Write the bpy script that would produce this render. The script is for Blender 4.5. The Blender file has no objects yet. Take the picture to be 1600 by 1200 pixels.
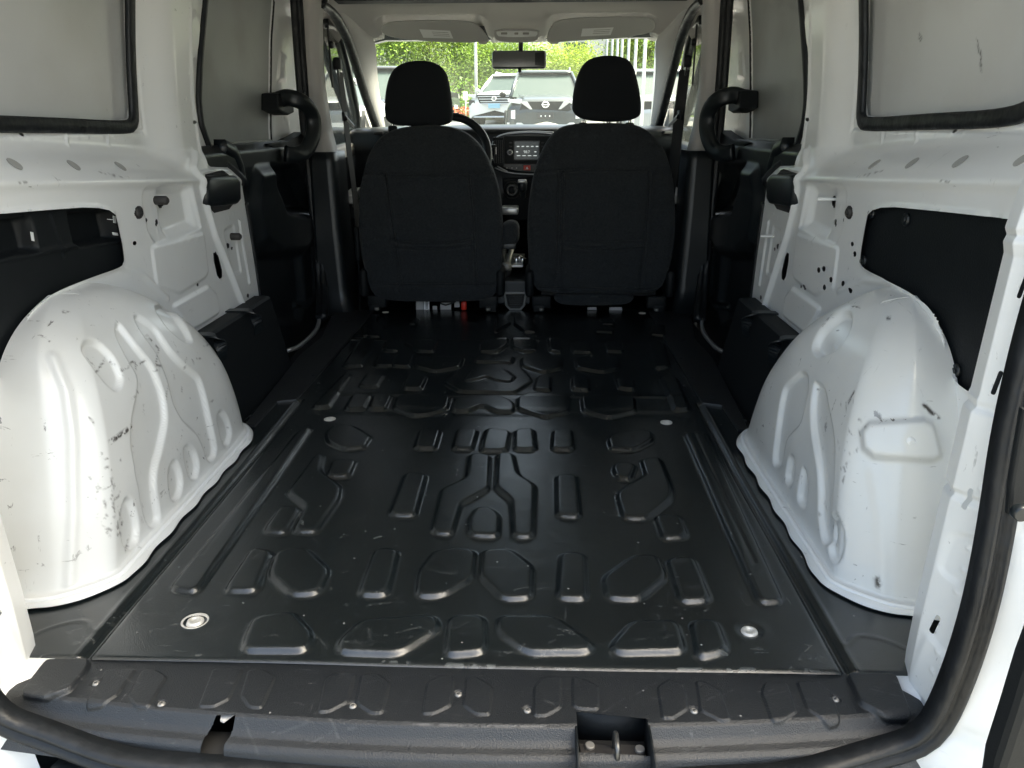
import bpy, math, random
import numpy as np
from mathutils import Matrix, Vector
random.seed(7); rng = np.random.default_rng(7)
scn = bpy.context.scene; COL = scn.collection
R = math.radians
# ------------------------------------------------------------------ camera
F_ = 1150.0                                             # focal length in 1600-wide pixels
def _basis():
    c = np.array([41/F_, 410/F_, -1.0]); Yc = c/np.linalg.norm(c)
    r = .0075; X = np.array([1, -r, c[0]-c[1]*r]); Xc = X/np.linalg.norm(X)
    return np.stack([Xc, Yc, np.cross(Xc, Yc)])
CM = _basis(); CP = np.array([.105, 0, .7235])
cam = bpy.data.cameras.new('camera'); co = bpy.data.objects.new('camera', cam); COL.objects.link(co)
cam.sensor_width = 36; cam.lens = F_/1600*36; cam.clip_start = .02; cam.clip_end = 3000
m4 = Matrix([list(CM[i])+[CP[i]] for i in range(3)]+[[0, 0, 0, 1]]); co.matrix_world = m4
scn.camera = co
# ------------------------------------------------------------------ light
w = bpy.data.worlds.new('World'); scn.world = w; w.use_nodes = True
nt = w.node_tree; bg = nt.nodes['Background']
sky = nt.nodes.new('ShaderNodeTexSky'); sky.sky_type = 'NISHITA'; sky.sun_disc = False
SE, SR = R(58), R(75)
sky.sun_elevation = SE; sky.sun_rotation = SR; sky.air_density = .7; sky.dust_density = 7.0; sky.ozone_density = .5
nt.links.new(sky.outputs[0], bg.inputs[0]); bg.inputs[1].default_value = .15
sun = bpy.data.lights.new('sun', 'SUN'); so = bpy.data.objects.new('sun', sun); COL.objects.link(so)
sun.energy = 3.2; sun.angle = R(12); sun.color = (1, .97, .92)
sd = Vector((math.sin(SR)*math.cos(SE), math.cos(SR)*math.cos(SE), math.sin(SE)))   # towards the sun
so.rotation_euler = sd.to_track_quat('Z', 'Y').to_euler()
vs = scn.view_settings; vs.view_transform = 'Standard'; vs.look = 'None'; vs.gamma = 1; vs.exposure = 2.8
if hasattr(vs, 'use_white_balance'): vs.use_white_balance = True; vs.white_balance_temperature = 7150; vs.white_balance_tint = 0
scn.cycles.use_denoising = True; scn.cycles.max_bounces = 10; scn.cycles.diffuse_bounces = 8
scn.cycles.transparent_max_bounces = 16; scn.cycles.sample_clamp_indirect = 8
scn.cycles.caustics_reflective = False; scn.cycles.caustics_refractive = False
# ------------------------------------------------------------------ pixel to place
def ray(u, v): return CM @ np.array([(u-800)/F_, (600-v)/F_, -1.0])
def on(ax, val, u, v):
    d = ray(u, v); return CP+(val-CP[ax])/d[ax]*d
def tr(ax, val, pts):
    k = [i for i in range(3) if i != ax]
    return np.array([on(ax, val, *p)[k] for p in pts])
# ------------------------------------------------------------------ materials
def nodes(m):
    m.use_nodes = True; n = m.node_tree; return n, n.nodes['Principled BSDF']
def pbr(name, col, rough=.5, metal=0, bump=None, var=0, coat=0, spec=None, sheen=0, rvar=0, vscale=6):
    m = bpy.data.materials.new(name); n, b = nodes(m)
    b.inputs['Base Color'].default_value = (*col, 1); b.inputs['Roughness'].default_value = rough
    b.inputs['Metallic'].default_value = metal; b.inputs['Coat Weight'].default_value = coat
    b.inputs['Coat Roughness'].default_value = .15
    if spec is not None: b.inputs['Specular IOR Level'].default_value = spec
    if sheen: b.inputs['Sheen Weight'].default_value = sheen
    tc = n.nodes.new('ShaderNodeTexCoord')
    if bump:
        for i, (sc, st) in enumerate(bump):
            t = n.nodes.new('ShaderNodeTexNoise'); t.inputs['Scale'].default_value = sc; t.inputs['Detail'].default_value = 3
            n.links.new(tc.outputs['Object'], t.inputs['Vector'])
            bp = n.nodes.new('ShaderNodeBump'); bp.inputs['Strength'].default_value = st; bp.inputs['Distance'].default_value = 1/sc
            n.links.new(t.outputs['Fac'], bp.inputs['Height'])
            if i: n.links.new(last.outputs[0], bp.inputs['Normal'])
            last = bp
        n.links.new(last.outputs[0], b.inputs['Normal'])
    if var or rvar:
        t = n.nodes.new('ShaderNodeTexNoise'); t.inputs['Scale'].default_value = vscale; t.inputs['Detail'].default_value = 6
        n.links.new(tc.outputs['Object'], t.inputs['Vector'])
        if var:
            mr = n.nodes.new('ShaderNodeMapRange'); mr.inputs[1].default_value = .3; mr.inputs[2].default_value = .7
            mr.inputs[3].default_value = 1-var; mr.inputs[4].default_value = 1+var
            n.links.new(t.outputs['Fac'], mr.inputs[0])
            mx = n.nodes.new('ShaderNodeVectorMath'); mx.operation = 'SCALE'; mx.inputs[0].default_value = col
            n.links.new(mr.outputs[0], mx.inputs['Scale']); n.links.new(mx.outputs[0], b.inputs['Base Color'])
        if rvar:
            mr = n.nodes.new('ShaderNodeMapRange'); mr.inputs[1].default_value = .3; mr.inputs[2].default_value = .7
            mr.inputs[3].default_value = rough-rvar; mr.inputs[4].default_value = rough+rvar
            n.links.new(t.outputs['Fac'], mr.inputs[0]); n.links.new(mr.outputs[0], b.inputs['Roughness'])
    return m
def scuffed(name, col, rough, mark, amount, coat=.3, ns=(9, 60), hi=.02, dirt=.1, bump=0, shift=(0, 0, 0), uneven=1.0, spec=None, specks=0):
    """painted or moulded surface with short thin scuffs and soft dirt"""
    m = pbr(name, col, rough, coat=coat, spec=spec); n, b = nodes(m); N = n.nodes.new; L = n.links.new
    tc = [x for x in n.nodes if x.type == 'TEX_COORD'][0]
    acc = None
    for i, (rot, sc, thr) in enumerate([((.3, .5, .2), (1, 7, 2.2), hi), ((1.2, -.4, .9), (6, 1, 1.6), hi), ((.1, 1.1, 2.2), (1, 2.2, 8), hi*.8)]):
        mp = N('ShaderNodeMapping'); mp.inputs['Rotation'].default_value = rot; mp.inputs['Scale'].default_value = sc
        mp.inputs['Location'].default_value = shift
        L(tc.outputs['Object'], mp.inputs['Vector'])
        t = N('ShaderNodeTexNoise'); t.inputs['Scale'].default_value = ns[0]+i*3; t.inputs['Detail'].default_value = 5; t.inputs['Roughness'].default_value = .65
        t.inputs['Distortion'].default_value = .6
        L(mp.outputs[0], t.inputs['Vector'])
        a = N('ShaderNodeMapRange'); a.inputs[1].default_value = .70-thr*2; a.inputs[2].default_value = .72-thr*2
        L(t.outputs['Fac'], a.inputs[0])
        if acc is None: acc = a.outputs[0]
        else:
            mm = N('ShaderNodeMath'); mm.operation = 'MAXIMUM'; L(acc, mm.inputs[0]); L(a.outputs[0], mm.inputs[1]); acc = mm.outputs[0]
    br = N('ShaderNodeTexNoise'); br.inputs['Scale'].default_value = ns[1]*1.5; br.inputs['Detail'].default_value = 2; L(tc.outputs['Object'], br.inputs['Vector'])
    bm_ = N('ShaderNodeMapRange'); bm_.inputs[1].default_value = .42; bm_.inputs[2].default_value = .55; L(br.outputs['Fac'], bm_.inputs[0])
    rg = N('ShaderNodeTexNoise'); rg.inputs['Scale'].default_value = 3.2*uneven; L(tc.outputs['Object'], rg.inputs['Vector'])
    rm = N('ShaderNodeMapRange'); rm.inputs[1].default_value = .45; rm.inputs[2].default_value = .6; rm.inputs[3].default_value = .15; L(rg.outputs['Fac'], rm.inputs[0])
    m1 = N('ShaderNodeMath'); m1.operation = 'MULTIPLY'; L(acc, m1.inputs[0]); L(bm_.outputs[0], m1.inputs[1])
    m2 = N('ShaderNodeMath'); m2.operation = 'MULTIPLY'; L(m1.outputs[0], m2.inputs[0]); L(rm.outputs[0], m2.inputs[1])
    m3 = N('ShaderNodeMath'); m3.operation = 'MULTIPLY'; m3.inputs[1].default_value = amount; L(m2.outputs[0], m3.inputs[0])
    dn = N('ShaderNodeTexNoise'); dn.inputs['Scale'].default_value = 5; dn.inputs['Detail'].default_value = 8; L(tc.outputs['Object'], dn.inputs['Vector'])
    dm = N('ShaderNodeMapRange'); dm.inputs[1].default_value = .45; dm.inputs[2].default_value = .75; dm.inputs[4].default_value = dirt; L(dn.outputs['Fac'], dm.inputs[0])
    c1 = N('ShaderNodeMix'); c1.data_type = 'RGBA'; c1.inputs[6].default_value = (*col, 1); c1.inputs[7].default_value = (col[0]*.62, col[1]*.56, col[2]*.46, 1) if col[0] > .2 else (col[0]*2.6, col[1]*2.5, col[2]*2.4, 1)
    L(dm.outputs[0], c1.inputs[0])
    c2 = N('ShaderNodeMix'); c2.data_type = 'RGBA'; L(c1.outputs[2], c2.inputs[6]); c2.inputs[7].default_value = (*mark, 1); L(m3.outputs[0], c2.inputs[0])
    # traced marks kept as a wear attribute (scuffs with a shape of their own)
    at = N('ShaderNodeAttribute'); at.attribute_name = 'wear'
    c3 = N('ShaderNodeMix'); c3.data_type = 'RGBA'; L(c2.outputs[2], c3.inputs[6]); c3.inputs[7].default_value = (*mark, 1)
    m5 = N('ShaderNodeMath'); m5.operation = 'MULTIPLY'; L(at.outputs['Fac'], m5.inputs[0]); L(bm_.outputs[0], m5.inputs[1]); L(m5.outputs[0], c3.inputs[0])
    if specks:
        vn = N('ShaderNodeTexVoronoi'); vn.inputs['Scale'].default_value = 75; L(tc.outputs['Object'], vn.inputs['Vector'])
        va = N('ShaderNodeMapRange'); va.inputs[1].default_value = .14; va.inputs[2].default_value = .06; L(vn.outputs['Distance'], va.inputs[0])
        vr = N('ShaderNodeMath'); vr.operation = 'GREATER_THAN'; vr.inputs[1].default_value = 1-specks; sp = N('ShaderNodeSeparateColor'); L(vn.outputs['Color'], sp.inputs[0]); L(sp.outputs[0], vr.inputs[0])
        vm = N('ShaderNodeMath'); vm.operation = 'MULTIPLY'; L(va.outputs[0], vm.inputs[0]); L(vr.outputs[0], vm.inputs[1])
        c4 = N('ShaderNodeMix'); c4.data_type = 'RGBA'; L(c3.outputs[2], c4.inputs[6]); c4.inputs[7].default_value = (.30, .30, .28, 1); L(vm.outputs[0], c4.inputs[0]); c3 = c4
    L(c3.outputs[2], b.inputs['Base Color'])
    m4 = N('ShaderNodeMath'); m4.operation = 'MULTIPLY_ADD'; m4.inputs[1].default_value = .25; m4.inputs[2].default_value = rough; L(dm.outputs[0], m4.inputs[0]); L(m4.outputs[0], b.inputs['Roughness'])
    if bump:
        t = N('ShaderNodeTexNoise'); t.inputs['Scale'].default_value = 520; t.inputs['Detail'].default_value = 4; L(tc.outputs['Object'], t.inputs['Vector'])
        t2 = N('ShaderNodeTexNoise'); t2.inputs['Scale'].default_value = 9; t2.inputs['Detail'].default_value = 3; L(tc.outputs['Object'], t2.inputs['Vector'])
        b1 = N('ShaderNodeBump'); b1.inputs['Strength'].default_value = bump; b1.inputs['Distance'].default_value = .0012; L(t.outputs['Fac'], b1.inputs['Height'])
        b2 = N('ShaderNodeBump'); b2.inputs['Strength'].default_value = .25; b2.inputs['Distance'].default_value = .004; L(t2.outputs['Fac'], b2.inputs['Height']); L(b1.outputs[0], b2.inputs['Normal'])
        L(b2.outputs[0], b.inputs['Normal'])
    return m
def glass(name, tint, refl=.06, glare=0):
    m = bpy.data.materials.new(name); m.use_nodes = True; n = m.node_tree
    for x in list(n.nodes): n.nodes.remove(x)
    o = n.nodes.new('ShaderNodeOutputMaterial'); t = n.nodes.new('ShaderNodeBsdfTransparent'); g = n.nodes.new('ShaderNodeBsdfGlossy')
    t.inputs[0].default_value = (*tint, 1); g.inputs['Roughness'].default_value = .02
    fr = n.nodes.new('ShaderNodeFresnel'); fr.inputs[0].default_value = 1.45
    mx = n.nodes.new('ShaderNodeMixShader')
    sc = n.nodes.new('ShaderNodeMath'); sc.operation = 'MULTIPLY'; sc.inputs[1].default_value = refl/.04
    n.links.new(fr.outputs[0], sc.inputs[0]); n.links.new(sc.outputs[0], mx.inputs[0])
    n.links.new(t.outputs[0], mx.inputs[1]); n.links.new(g.outputs[0], mx.inputs[2]); n.links.new(mx.outputs[0], o.inputs[0])
    if glare:                                            # pale translucent veil standing in for glare on the glass
        d = n.nodes.new('ShaderNodeBsdfTranslucent'); d.inputs[0].default_value = (.8, .85, .82, 1); m2 = n.nodes.new('ShaderNodeMixShader')
        tx = n.nodes.new('ShaderNodeTexNoise'); tx.inputs['Scale'].default_value = 5; tx.inputs['Detail'].default_value = 6; mr = n.nodes.new('ShaderNodeMapRange'); mr.inputs[3].default_value = glare*.5; mr.inputs[4].default_value = glare*1.5
        tc = n.nodes.new('ShaderNodeTexCoord'); n.links.new(tc.outputs['Object'], tx.inputs['Vector']); n.links.new(tx.outputs['Fac'], mr.inputs[0]); n.links.new(mr.outputs[0], m2.inputs[0])
        n.links.new(mx.outputs[0], m2.inputs[1]); n.links.new(d.outputs[0], m2.inputs[2]); n.links.new(m2.outputs[0], o.inputs[0])
    return m
def emit(name, col, s):
    m = pbr(name, (.01, .01, .01), .3); n, b = nodes(m)
    b.inputs['Emission Color'].default_value = (*col, 1); b.inputs['Emission Strength'].default_value = s; return m
M = {}
M['white'] = scuffed('white_paint', (.77, .785, .78), .30, (.10, .10, .095), .75, .4, hi=.012, dirt=.10)
M['arch'] = scuffed('worn_white_paint', (.66, .67, .655), .28, (.055, .05, .045), .9, .35, hi=.020, dirt=.25, uneven=1.4)
M['panelgrey'] = scuffed('grey_blank_panel', (.50, .51, .505), .42, (.08, .08, .08), .35, .2, hi=.003, dirt=.22)
M['doorgrey'] = scuffed('dark_grey_blank_panel', (.30, .315, .305), .5, (.1, .1, .1), .2, .0, hi=.004, dirt=.3)
M['mat'] = scuffed('black_moulded_mat', (.0058, .0086, .0098), .19, (.12, .125, .12), .5, .0, ns=(13, 50), hi=.014, dirt=.30, bump=.3, spec=1.0, specks=.05)
M['sill'] = scuffed('grained_black_plastic', (.0078, .0095, .0115), .40, (.16, .16, .16), .45, 0, hi=.012, dirt=.18, bump=.8, spec=.6, specks=.03)
M['blk'] = pbr('black_plastic', (.0085, .0115, .0135), .38, bump=[(600, .12)], rvar=.05, spec=.5)
M['blkmatt'] = pbr('matt_black_trim', (.004, .0058, .0072), .6, bump=[(500, .15)], spec=.3)
M['board'] = pbr('black_fibre_board', (.004, .0058, .0075), .55, spec=.3, bump=[(300, .2)], var=.15, vscale=40)
M['rubber'] = pbr('rubber_seal', (.008, .0096, .0115), .48, bump=[(200, .1), (14, .15)], spec=.4, var=.3, vscale=30)
M['pil'] = pbr('grey_pillar_trim', (.46, .45, .44), .65, bump=[(700, .08)])
M['head'] = pbr('grey_headliner', (.55, .53, .51), .85, bump=[(900, .15)])
M['visor'] = pbr('grey_visor_cloth', (.44, .44, .425), .75, bump=[(700, .1)])
M['fabric'] = pbr('black_seat_fabric', (.0165, .0205, .0240), .92, bump=[(300, 1.0), (18, .35)], var=.30, vscale=160, sheen=.08)
M['fabhead'] = pbr('black_headrest_fabric', (.004, .0062, .0085), .95, bump=[(900, .4)])
M['steel'] = pbr('bare_steel', (.45, .44, .42), .35, 1, bump=[(60, .1)])
M['dull'] = pbr('dull_zinc', (.30, .29, .27), .5, .6, var=.15, vscale=60)
M['zinc'] = pbr('pale_zinc', (.62, .60, .55), .38, .35, var=.2, vscale=80)
M['chrome'] = pbr('bright_chrome', (.7, .7, .7), .12, 1)
M['silver'] = pbr('silver_trim', (.5, .5, .5), .35, .7)
M['label'] = pbr('white_label', (.85, .86, .85), .6)
M['labink'] = pbr('label_print', (.12, .12, .12), .6)
M['red'] = pbr('red_plastic', (.6, .03, .015), .4)
M['cav'] = pbr('dark_cavity', (.02, .02, .02), .8)
M['cavgrey'] = pbr('hole_shade_grey', (.10, .105, .11), .7)  # dark grey that stands in for shade inside the wall
M['plugmetal'] = pbr('dark_oiled_steel', (.12, .12, .115), .35, .8)
M['plug'] = pbr('dark_rubber_plug', (.03, .028, .027), .6)
M['oval'] = pbr('grey_tape_oval', (.36, .36, .34), .6)
M['web'] = pbr('black_webbing', (.010, .011, .012), .8, bump=[(900, .4)])
M['wsglass'] = glass('windshield_glass', (.90, .95, .92), glare=.012)
M['mirror'] = pbr('mirror_back', (.03, .032, .035), .3)
M['mirglass'] = pbr('mirror_glass', (.22, .225, .23), .35, .6)
# ------------------------------------------------------------------ objects
def link(o, parent=None):
    COL.objects.link(o)
    if parent is not None: o.parent = parent
    return o
def empty(name, loc=(0, 0, 0), rz=0, label=None, cat=None, group=None):
    o = link(bpy.data.objects.new(name, None)); o.location = loc; o.rotation_euler[2] = rz; o.empty_display_size = .1
    tag(o, label, cat, group); return o
def tag(o, label=None, cat=None, group=None, kind=None):
    if label: o['label'] = label
    if cat: o['category'] = cat
    if group: o['group'] = group
    if kind: o['kind'] = kind
    return o
def mk(name, V, Fc, mat, parent=None, smooth=True, label=None, wear=None):
    me = bpy.data.meshes.new(name)
    V = np.asarray(V, float)
    if isinstance(Fc, np.ndarray):
        me.vertices.add(len(V)); me.vertices.foreach_set('co', V.ravel())
        k = Fc.shape[1]; me.loops.add(Fc.size); me.loops.foreach_set('vertex_index', Fc.ravel().astype(np.int32))
        me.polygons.add(len(Fc)); me.polygons.foreach_set('loop_start', np.arange(0, Fc.size, k, dtype=np.int32))
        me.update(calc_edges=True); me.validate()
    else:
        me.from_pydata([tuple(p) for p in V], [], [tuple(f) for f in Fc])
    if smooth: me.polygons.foreach_set('use_smooth', [True]*len(me.polygons))
    if wear is not None:
        a = me.attributes.new('wear', 'FLOAT', 'POINT'); a.data.foreach_set('value', wear.astype(np.float32).ravel())
    me.materials.append(mat); me.update()
    o = link(bpy.data.objects.new(name, me), parent)
    if label: o['label'] = label
    return o
def chaikin(p, n=2, closed=True):
    p = np.asarray(p, float)
    for _ in range(n):
        q = np.roll(p, -1, 0) if closed else p[1:]
        a = p if closed else p[:-1]
        r = np.empty((2*len(a), p.shape[1])); r[0::2] = .75*a+.25*q; r[1::2] = .25*a+.75*q
        if not closed: r = np.vstack([p[:1], r, p[-1:]])
        p = r
    return p
def segd(Q, a, b):
    ab = b-a; t = np.clip(((Q-a)@ab)/max(ab@ab, 1e-12), 0, 1); c = a+t[:, None]*ab
    return np.hypot(*(Q-c).T), c
def sdf(Q, poly):
    d = np.full(len(Q), 1e9); C = np.zeros_like(Q); ins = np.zeros(len(Q), bool)
    for i in range(len(poly)):
        a, b = poly[i], poly[(i+1) % len(poly)]
        dd, c = segd(Q, a, b); k = dd < d; d[k] = dd[k]; C[k] = c[k]
        if a[1] != b[1]:
            cr = ((a[1] > Q[:, 1]) != (b[1] > Q[:, 1])) & (Q[:, 0] < (b[0]-a[0])*(Q[:, 1]-a[1])/(b[1]-a[1])+a[0]); ins ^= cr
    return np.where(ins, -d, d), C
def near(Q, pts, pad):
    lo, hi = pts.min(0)-pad, pts.max(0)+pad
    return np.where((Q[:, 0] > lo[0]) & (Q[:, 0] < hi[0]) & (Q[:, 1] > lo[1]) & (Q[:, 1] < hi[1]))[0]
def sm(t): t = np.clip(t, 0, 1); return t*t*(3-2*t)
def rnd(p, r):
    p = np.asarray(p, float); o = []
    for i in range(len(p)):
        a, b, c = p[i-1], p[i], p[(i+1) % len(p)]; la, lc = np.linalg.norm(a-b), np.linalg.norm(c-b)
        q0 = b+(a-b)/la*min(r, la*.42); q1 = b+(c-b)/lc*min(r, lc*.42)
        for t in (0, .25, .5, .75, 1): o.append((1-t)**2*q0+2*t*(1-t)*b+t*t*q1)
    return np.array(o)
def pad_(H, Q, poly, amp, w, mask=None, r=2, rad=.012):
    poly = rnd(poly, rad) if r else np.asarray(poly, float)
    k = near(Q, poly, w)
    if mask is not None: k = k[mask[k]]
    if len(k): d, _ = sdf(Q[k], poly); H[k] += amp*sm((w/2-d)/w)
def line_(H, Q, pts, hw, amp, mask=None, set_=False):
    pts = np.asarray(pts, float); k = near(Q, pts, hw)
    if mask is not None: k = k[mask[k]]
    if not len(k): return
    d = np.full(len(k), 1e9)
    for a, b in zip(pts[:-1], pts[1:]): d = np.minimum(d, segd(Q[k], a, b)[0])
    if set_: H[k] = np.maximum(H[k], amp*sm(1-d/hw))
    else: H[k] += amp*sm(1-d/hw)
def dot_(H, Q, c, r, amp): 
    c = np.array([c, c], float); line_(H, Q, c, r, amp)
def quads(nu, nv):
    i = np.arange(nu*nv).reshape(nu, nv)
    return np.stack([i[:-1, :-1], i[1:, :-1], i[1:, 1:], i[:-1, 1:]], -1).reshape(-1, 4)
def gnormals(P, nu, nv):
    G = P.reshape(nu, nv, 3); n = np.cross(np.gradient(G, axis=0), np.gradient(G, axis=1))
    l = np.linalg.norm(n, axis=2, keepdims=True); l[l < 1e-12] = 1; return (n/l).reshape(-1, 3)
def surf(name, A, B, S, feats, holes, mat, parent, flip=False, side=1, cell=.004, wear=None, label=None):
    """grid surface: A,B 2-D arrays of its own metre coordinates; S(a,b)->points; feats(H,Q) raises; holes cut"""
    nu, nv = A.shape; Q = np.stack([A.ravel(), B.ravel()], 1)
    ins = np.zeros(len(Q), bool)
    for h in holes:
        k = near(Q, h, cell*2)
        if not len(k): continue
        d, C = sdf(Q[k], h); s = np.abs(d) < cell*.62; Q[k[s]] = C[s]; ins[k] |= (d < 0) | s
    P = S(Q[:, 0], Q[:, 1]); N = gnormals(P, nu, nv)*(-1 if flip else 1)
    H = np.zeros(len(Q)); feats(H, Q, P); P = P+N*H[:, None]
    Fq = quads(nu, nv)
    if holes:
        keep = ~ins[Fq].all(1)
        # faces whose every corner is inside or on an edge are cut only when their middle is inside
        c = Q[Fq].mean(1); z = np.where(~keep)[0]; inside = np.zeros(len(z), bool)
        for h in holes:
            kk = near(c[z], h, 0)
            if len(kk): inside[kk] |= sdf(c[z][kk], h)[0] < 0
        keep[z] = ~inside; Fq = Fq[keep]
    if flip: Fq = Fq[:, ::-1]
    W = None
    if wear: W = np.zeros(len(Q)); wear(W, Q, P)
    used = np.unique(Fq); mp = np.full(len(P), -1); mp[used] = np.arange(len(used))
    return mk(name, P[used], mp[Fq], mat, parent, True, label, None if W is None else W[used])
def box(name, c, s, mat, parent=None, bev=.004, rot=None, smooth=True, seg=2, label=None):
    import bmesh
    bm = bmesh.new(); bmesh.ops.create_cube(bm, size=1); bmesh.ops.scale(bm, vec=s, verts=bm.verts)
    if bev: bmesh.ops.bevel(bm, geom=bm.edges[:]+bm.verts[:], offset=min(bev, min(s)*.45), segments=seg, affect='EDGES', profile=.5)
    mt = Matrix.Translation(c)
    if rot: mt = mt @ Matrix.Rotation(rot[2], 4, 'Z') @ Matrix.Rotation(rot[1], 4, 'Y') @ Matrix.Rotation(rot[0], 4, 'X')
    bmesh.ops.transform(bm, matrix=mt, verts=bm.verts)
    me = bpy.data.meshes.new(name); bm.to_mesh(me); bm.free()
    if smooth: me.polygons.foreach_set('use_smooth', [True]*len(me.polygons)); 
    me.materials.append(mat); o = link(bpy.data.objects.new(name, me), parent)
    if label: o['label'] = label
    return o
def join(name, objs, parent=None):
    """merge several freshly built pieces of ONE part into one mesh"""
    V = []; Fs = []; mats = []; mi = []; off = 0
    for o in objs:
        me = o.data; mw = o.matrix_local
        if me.materials[0] not in mats: mats.append(me.materials[0])
        V += [tuple(mw @ v.co) for v in me.vertices]
        for p in me.polygons: Fs.append(tuple(i+off for i in p.vertices)); mi.append((mats.index(me.materials[0]), p.use_smooth))
        off += len(me.vertices)
    me = bpy.data.meshes.new(name); me.from_pydata(V, [], Fs)
    for x in mats: me.materials.append(x)
    for p, (a, s) in zip(me.polygons, mi): p.material_index = a; p.use_smooth = s
    for o in objs:
        d = o.data; bpy.data.objects.remove(o); bpy.data.meshes.remove(d)
    return link(bpy.data.objects.new(name, me), parent)
def prism(name, P3, dirv, mat, parent=None, bev=.003, smooth=False, label=None):
    """closed outline of 3-D points pushed along dirv, edges bevelled"""
    import bmesh
    P3 = [Vector(p) for p in P3]; d = Vector(dirv); n = len(P3)
    bm = bmesh.new(); a = [bm.verts.new(p) for p in P3]; b = [bm.verts.new(p+d) for p in P3]
    bm.faces.new(a); bm.faces.new(b[::-1])
    for i in range(n): bm.faces.new((a[i], b[i], b[(i+1) % n], a[(i+1) % n]))
    bmesh.ops.recalc_face_normals(bm, faces=bm.faces)
    if bev:
        rim = [e for e in bm.edges if (e.verts[0] in a) == (e.verts[1] in a)]
        bmesh.ops.bevel(bm, geom=rim, offset=bev, segments=2, affect='EDGES', profile=.5, clamp_overlap=True)
    me = bpy.data.meshes.new(name); bm.to_mesh(me); bm.free()
    if smooth: me.polygons.foreach_set('use_smooth', [True]*len(me.polygons))
    me.materials.append(mat); o = link(bpy.data.objects.new(name, me), parent)
    if label: o['label'] = label
    return o
def resample(p, n):
    p = np.asarray(p, float); s = np.r_[0, np.cumsum(np.linalg.norm(np.diff(p, axis=0), axis=1))]
    t = np.linspace(0, s[-1], n); return np.stack([np.interp(t, s, p[:, i]) for i in range(p.shape[1])], 1)
def sweep(name, path, sec, mat, parent=None, up=(0, 0, 1), closed=False, smooth=True, label=None, n=None):
    """sec: closed 2-D section (side, up) carried along a path"""
    p = np.asarray(path, float)
    if n: p = resample(p, n)
    T = np.gradient(p, axis=0)
    if closed: T = np.roll(p, -1, 0)-np.roll(p, 1, 0)
    T /= np.linalg.norm(T, axis=1, keepdims=True); up = np.asarray(up, float)
    U = np.broadcast_to(up, T.shape) if up.ndim == 1 else up
    S = np.cross(T, U); S /= np.linalg.norm(S, axis=1, keepdims=True); U2 = np.cross(S, T)
    sec = np.asarray(sec, float); k = len(sec); m = len(p)
    V = (p[:, None]+S[:, None]*sec[None, :, :1]+U2[:, None]*sec[None, :, 1:]).reshape(-1, 3)
    Fc = []
    for i in range(m if closed else m-1):
        j = (i+1) % m
        for q in range(k): r = (q+1) % k; Fc.append((i*k+q, i*k+r, j*k+r, j*k+q))
    if not closed: Fc.append(tuple(range(k))[::-1]); Fc.append(tuple((m-1)*k+q for q in range(k)))
    return mk(name, V, Fc, mat, parent, smooth, label)
def circ(r, n=12, ry=None): return [(r*math.cos(2*math.pi*i/n), (ry or r)*math.sin(2*math.pi*i/n)) for i in range(n)]
def tube(name, path, r, mat, parent=None, n=None, k=12, up=(0, 0, 1), closed=False, label=None):
    return sweep(name, path, circ(r, k), mat, parent, up, closed, True, label, n)
def cyl(name, a, b, r, mat, parent=None, r2=None, k=20, dome=.15, label=None):
    """capped, edge-rounded round bar from a to b"""
    a = np.array(a, float); b = np.array(b, float); L = np.linalg.norm(b-a); t = (b-a)/L; r2 = r2 or r
    u = np.cross(t, [0, 0, 1]) if abs(t[2]) < .9 else np.cross(t, [1, 0, 0]); u /= np.linalg.norm(u); v = np.cross(t, u)
    c = min(r*dome, L*.3); st = [(0, r-c), (c, r), (L-c, r2), (L, r2-c)]
    V = []; Fc = []
    for s, q in st:
        for i in range(k): an = 2*math.pi*i/k; V.append(a+t*s+q*(math.cos(an)*u+math.sin(an)*v))
    for j in range(3):
        for i in range(k): Fc.append((j*k+i, j*k+(i+1) % k, (j+1)*k+(i+1) % k, (j+1)*k+i))
    Fc.append(tuple(range(k))[::-1]); Fc.append(tuple(3*k+i for i in range(k)))
    o = mk(name, V, Fc, mat, parent, True, label)
    for p in o.data.polygons[-2:]: p.use_smooth = False
    return o
def pillow(name, outline, y0, lean, z0, tb, tf, mat, parent=None, p=3.5, feats=None, rings=40, n=160, label=None, curve=0):
    """cushion: (x,z) outline, back bulging to -y by tb and front to +y by tf"""
    o = chaikin(outline, 3); o = resample(np.vstack([o, o[:1]]), n+1)[:-1]; c = (o.max(0)+o.min(0))/2
    V = []; rr = np.sin(np.linspace(0, math.pi/2, rings+1))[1:]
    def yy(q, r, sgn):
        h = (1-r**p)**(1/p); return y0+lean*(q[:, 1]-z0)+curve*((q[:, 0]-c[0])**2)*20+sgn*h*(tb if sgn < 0 else tf)
    Q = c+(o[None]-c)*rr[:, None, None]; Q = Q.reshape(-1, 2); rad = np.repeat(rr, n)
    H = np.zeros(len(Q))
    if feats: feats(H, Q)
    bx = np.stack([Q[:, 0], yy(Q, rad, -1)-H, Q[:, 1]], 1); fx = np.stack([Q[:, 0], yy(Q, rad, 1), Q[:, 1]], 1)
    cb = [[c[0], yy(c[None], np.zeros(1), -1)[0], c[1]]]; cf = [[c[0], yy(c[None], np.zeros(1), 1)[0], c[1]]]
    V = np.vstack([cb, bx, cf, fx]); Fc = []; nb = 1+len(bx)
    for base, fl in ((0, 0), (nb, 1)):
        for i in range(n):
            f = (base, base+1+i, base+1+(i+1) % n); Fc.append(f[::-1] if fl else f)
        for j in range(rings-1):
            a = base+1+j*n
            for i in range(n):
                f = (a+i, a+n+i, a+n+(i+1) % n, a+(i+1) % n); Fc.append(f[::-1] if fl else f)
    return mk(name, V, Fc, mat, parent, True, label)
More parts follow.
